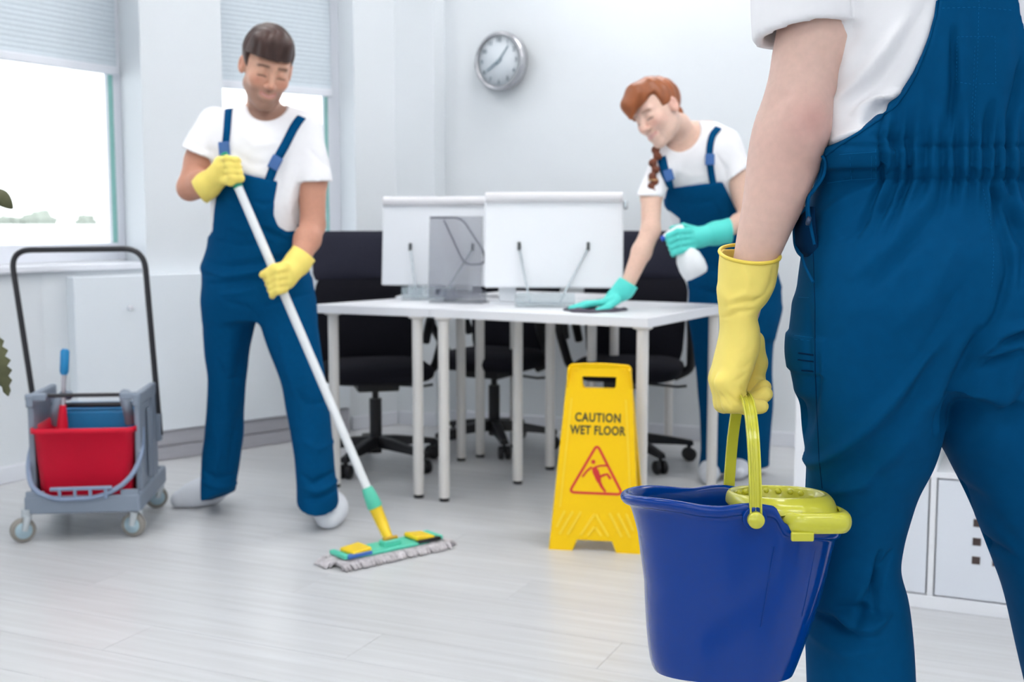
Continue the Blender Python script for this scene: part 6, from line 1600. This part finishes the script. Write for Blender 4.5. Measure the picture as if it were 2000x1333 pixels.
hw = (np.linalg.norm(q, axis=1) < 0.15).astype(float); c3 = hc * hw[:, None] + np.array(lin((222, 186, 168))) * (1 - hw)[:, None]; c3 *= (1 + 0.03 * vnoise(V3 * 20, 16))[:, None]
solid('body', V3, Q3, M_skin, wm_, c3)
M_hairw = mat('auburn_hair', (150, 84, 46), 0.4, 0.45, noise=0.3, nscale=26, stretch=(1, 1, 0.35))
def w_hair(p):
    q = to_local(p, WC, WR_, WS); s = np.stack([np.abs(q[:, 0]), q[:, 1], q[:, 2]], 1)
    d = ell(q, np.array([0, -0.016, 0.046]), (0.086, 0.106, 0.090))
    d = d + 0.0020 * np.sin(q[:, 1] * 190 + q[:, 2] * 60 + 4 * np.sin(q[:, 0] * 30))
    # parting off to one side: the fringe sweeps low across the far temple
    line = 0.086 - 0.25 * np.maximum(-q[:, 0] - 0.03, 0) - 1.0 * np.maximum(q[:, 0] - 0.010, 0)
    zmin = -0.045 + 0.058 * sstep(-0.05, 0.0, q[:, 1])
    k = np.minimum(line - q[:, 2], np.maximum(q[:, 1] - 0.030, zmin - q[:, 2]))
    d = np.maximum(d, k)
    # swept fringe lobe standing off the forehead
    d = smin(d, chain(p, [px3(1266, 172, 4.53), px3(1243, 186, 4.50), px3(1229, 206, 4.49), px3(1232, 230, 4.49)], (0.042, 0.042, 0.030, 0.010), 0.02) / WS, 0.02)
    d = smin(d, chain(q, [np.array([0.020, 0.072, 0.098]), np.array([0.056, 0.066, 0.066]), np.array([0.070, 0.052, 0.025])], (0.022, 0.020, 0.010), 0.01), 0.015)
    # knot at the nape
    d = smin(d, ell(q, np.array([0.03, -0.105, -0.030]), (0.040, 0.026, 0.036)), 0.015)
    return d * WS
Vh, Qh = mesh_field(w_hair, WC - 0.19, WC + 0.19, 0.0045, 2); w_h = solid('hair', Vh, Qh, M_hairw, wm_)
# plait over the near shoulder
def w_br(p):
    d = None; pts = [px3(1284, 292, 4.535), px3(1278, 318, 4.525), px3(1277, 345, 4.52), px3(1275, 365, 4.52), px3(1273, 384, 4.52)]
    for k in range(9):
        t = k / 8 * 4; i = min(int(t), 3); c = pts[i] + (pts[i + 1] - pts[i]) * (t - i); sg_ = 1 if k % 2 else -1
        e = ell(p, c + np.array([0.006 * sg_, 0, 0]), (0.019 - 0.0008 * k, 0.016, 0.016), np.array([[0.8, 0, 0.6 * sg_], [0, 1, 0], [-0.6 * sg_, 0, 0.8]])); d = e if d is None else smin(d, e, 0.005)
    return d
a, b = mesh_field(w_br, px3(1250, 405, 4.5) - np.array([0, 0.08, 0]), px3(1310, 270, 4.5) + np.array([0, 0.08, 0]), 0.0035, 1); br_o = solid('plait', a, b, mat('dark_auburn_hair', (112, 58, 36), 0.45, 0.4, noise=0.35, nscale=40), wm_)
tie = px3(1276, 352, 4.52) - A3(wm_.location)
MB().tube([Vector(tie) + Vector((0.017 * math.cos(a), 0.015 * math.sin(a), 0)) for a in [2 * math.pi * k / 16 for k in range(16)]], 0.003, 6, closed=True).build('hair_tie', mat('tan_band', (190, 150, 105), 0.6, noise=0.05), br_o)
strap(SW, dens([(1292, 308), (1298, 335), (1308, 362), (1312, 378)]), 0.034, w_o, None, 0.005)
strap(SW, dens([(1402, 252), (1390, 268), (1385, 300), (1388, 335), (1393, 362)]), 0.026, w_o, True, 0.005)
for (x, y, r) in ((1303, 343, 0.3), (1385, 312, 0.0)):
    p_, n_ = SW.ray(x, y, 0.011); MB().box(p_ - wm_.location, (0.018, 0.005, 0.022), Matrix.Rotation(-r, 3, 'Y'), bev=0.004).build('buckle', M_buck, w_o)
# teal gloves
def w_gl(p):
    d = chain(p, [px3(1231, 548, 4.385), px3(1218, 566, 4.37), px3(1200, 580, 4.36)], (0.040, 0.036, 0.030), 0.02)
    d = np.maximum(d, plane(p, px3(1229, 552, 4.385), (0.52, 0, 0.85)))
    d = smin(d, rbx(p, px3(1188, 588, 4.35), (0.038, 0.040, 0.014), 0.013, np.array([[0.93, 0, 0.36], [0, 1, 0], [-0.36, 0, 0.93]]).T), 0.02)
    for k in range(4):
        y0 = 4.385 - 0.022 * k; d = smin(d, finger(p, [px3(1170, 592, y0), px3(1146 - (k in (1, 2)) * 4, 593 + k, y0), px3(1122 - (k in (1, 2)) * 8, 601 + 1.5 * k, y0 - 0.005)], 0.0125, 0.0095), 0.006)
    return smin(d, finger(p, [px3(1205, 588, 4.32), px3(1188, 600, 4.295), px3(1168, 606, 4.285)], 0.014, 0.010), 0.01)
a, b = mesh_field(w_gl, px3(1085, 625, 4.3) * np.array([1, 0, 1]) + np.array([0, 4.25, 0]), px3(1262, 525, 4.4) * np.array([1, 0, 1]) + np.array([0, 4.45, 0]), 0.0035, 1); solid('glove', a, b, M_tealg, wm_)
def w_gr(p):
    d = chain(p, [px3(1430, 450, 4.475), px3(1398, 456, 4.45), px3(1366, 464, 4.43), px3(1350, 468, 4.425)], (0.050, 0.042, 0.036, 0.036), 0.02)
    d = np.maximum(d, plane(p, px3(1426, 450, 4.47), (1.0, 0.1, 0.10)))
    fd = None
    for k in range(4):
        f = finger(p, [px3(1346 + 2 * k, 452 + 11 * k, 4.400), px3(1324 + 2 * k, 453 + 12 * k, 4.372), px3(1306 + 3 * k, 461 + 11 * k, 4.380), px3(1303 + 4 * k, 467 + 10 * k, 4.41)], 0.0135, 0.011, 0.006); fd = f if fd is None else smin(fd, f, 0.004)
    d = smin(d, fd, 0.012)
    return smin(d, finger(p, [px3(1355, 448, 4.43), px3(1335, 442, 4.44), px3(1312, 446, 4.44)], 0.014, 0.010), 0.008)
a, b = mesh_field(w_gr, px3(1280, 520, 4.4) * np.array([1, 0, 1]) + np.array([0, 4.33, 0]), px3(1450, 420, 4.5) * np.array([1, 0, 1]) + np.array([0, 4.54, 0]), 0.0035, 1); solid('glove', a, b, mat('teal_rubber', (0, 0, 0)), wm_)
for (x, Yf) in ((1398, 4.87), (1458, 4.95)):
    c_ = np.array([(x - CX) / FPX * Yf, Yf, 0.0])
    shoe(wm_, [c_ + [0.0, 0.03, 0.05], c_ + [-0.02, -0.05, 0.04], c_ + [-0.035, -0.11, 0.03]], (0.042, 0.040, 0.032))
tag(wm_, 'red-haired woman with a plait, blue overalls and teal gloves, leaning over the desk', 'person')

# ------------------------------------------------------------------ spray bottle and wipe
sb0 = P(1362, 540, 4.405); sb1 = P(1316, 448, 4.405); sax = (sb1 - sb0).normalized()
sbt = empty('spray_bottle', sb0)
ex_ = Vector((0, 1, 0)); ey_ = sax.cross(ex_); Rb = Matrix((ey_.to_tuple(), ex_.to_tuple(), sax.to_tuple())).transposed()
M_wp = mat('white_plastic', (234, 238, 242), 0.35, 0.5, noise=0.015)
MB().lathe([(0.0, 0.0), (0.040, 0.002), (0.049, 0.014), (0.052, 0.045), (0.048, 0.078), (0.034, 0.108), (0.020, 0.128), (0.014, 0.150), (0.0, 0.150)], (0, 0, 0), 28, Rb, cap=False).build('bottle', M_wp, sbt)
MB().lathe([(0.0, 0.150), (0.018, 0.150), (0.018, 0.172), (0.0, 0.172)], (0, 0, 0), 20, Rb, cap=False).build('collar', M_wp, sbt)
hd0 = Rb @ Vector((0, 0, 0.185)); dirn = (P(1292, 462, 4.405) - P(1335, 440, 4.405)).normalized()
MB().tube([hd0 - dirn * 0.035, hd0 - dirn * 0.02, hd0 + dirn * 0.02, hd0 + dirn * 0.045], [0.014, 0.020, 0.018, 0.012], 16).build('trigger_head', M_wp, sbt)
MB().tube([hd0 + dirn * 0.044, hd0 + dirn * 0.058], 0.010, 14).build('nozzle', mat('nozzle_blue', (40, 90, 200), 0.4, noise=0.03), sbt)
MB().tube(bez([hd0 + dirn * 0.022 - sax * 0.012, hd0 + dirn * 0.030 - sax * 0.035, hd0 + dirn * 0.020 - sax * 0.055], 8), 0.005, 8).build('trigger', M_wp, sbt)
tag(sbt, 'white spray bottle with a blue nozzle in the woman\'s teal glove', 'bottle')
def f_cl(p):
    c = px3(1158, 604, 4.34); q = p - np.array([c[0], 4.34, DT]); r = np.sqrt((q[:, 0] / 0.115) ** 2 + (q[:, 1] / 0.085) ** 2); th = np.arctan2(q[:, 1], q[:, 0])
    top = 0.011 + 0.006 * vnoise(p * 55, 3); edge = (r - 1 - 0.12 * np.sin(3 * th + 1) - 0.06 * np.sin(7 * th)) * 0.085
    return smax(np.maximum(q[:, 2] - top, 0.001 - q[:, 2]), edge, 0.006)
c = px3(1158, 604, 4.34); a, b = mesh_field(f_cl, (c[0] - 0.16, 4.22, DT - 0.01), (c[0] + 0.16, 4.46, DT + 0.035), 0.003, 1)
cl = solid('cleaning_cloth', a, b, mat('dark_grey_cloth', (92, 88, 100), 0.95, 0.1, noise=0.15, nscale=80, bump=0.4, bscale=500), None)
tag(cl, 'dark grey cleaning cloth under the woman\'s flat hand on the desk', 'cloth')
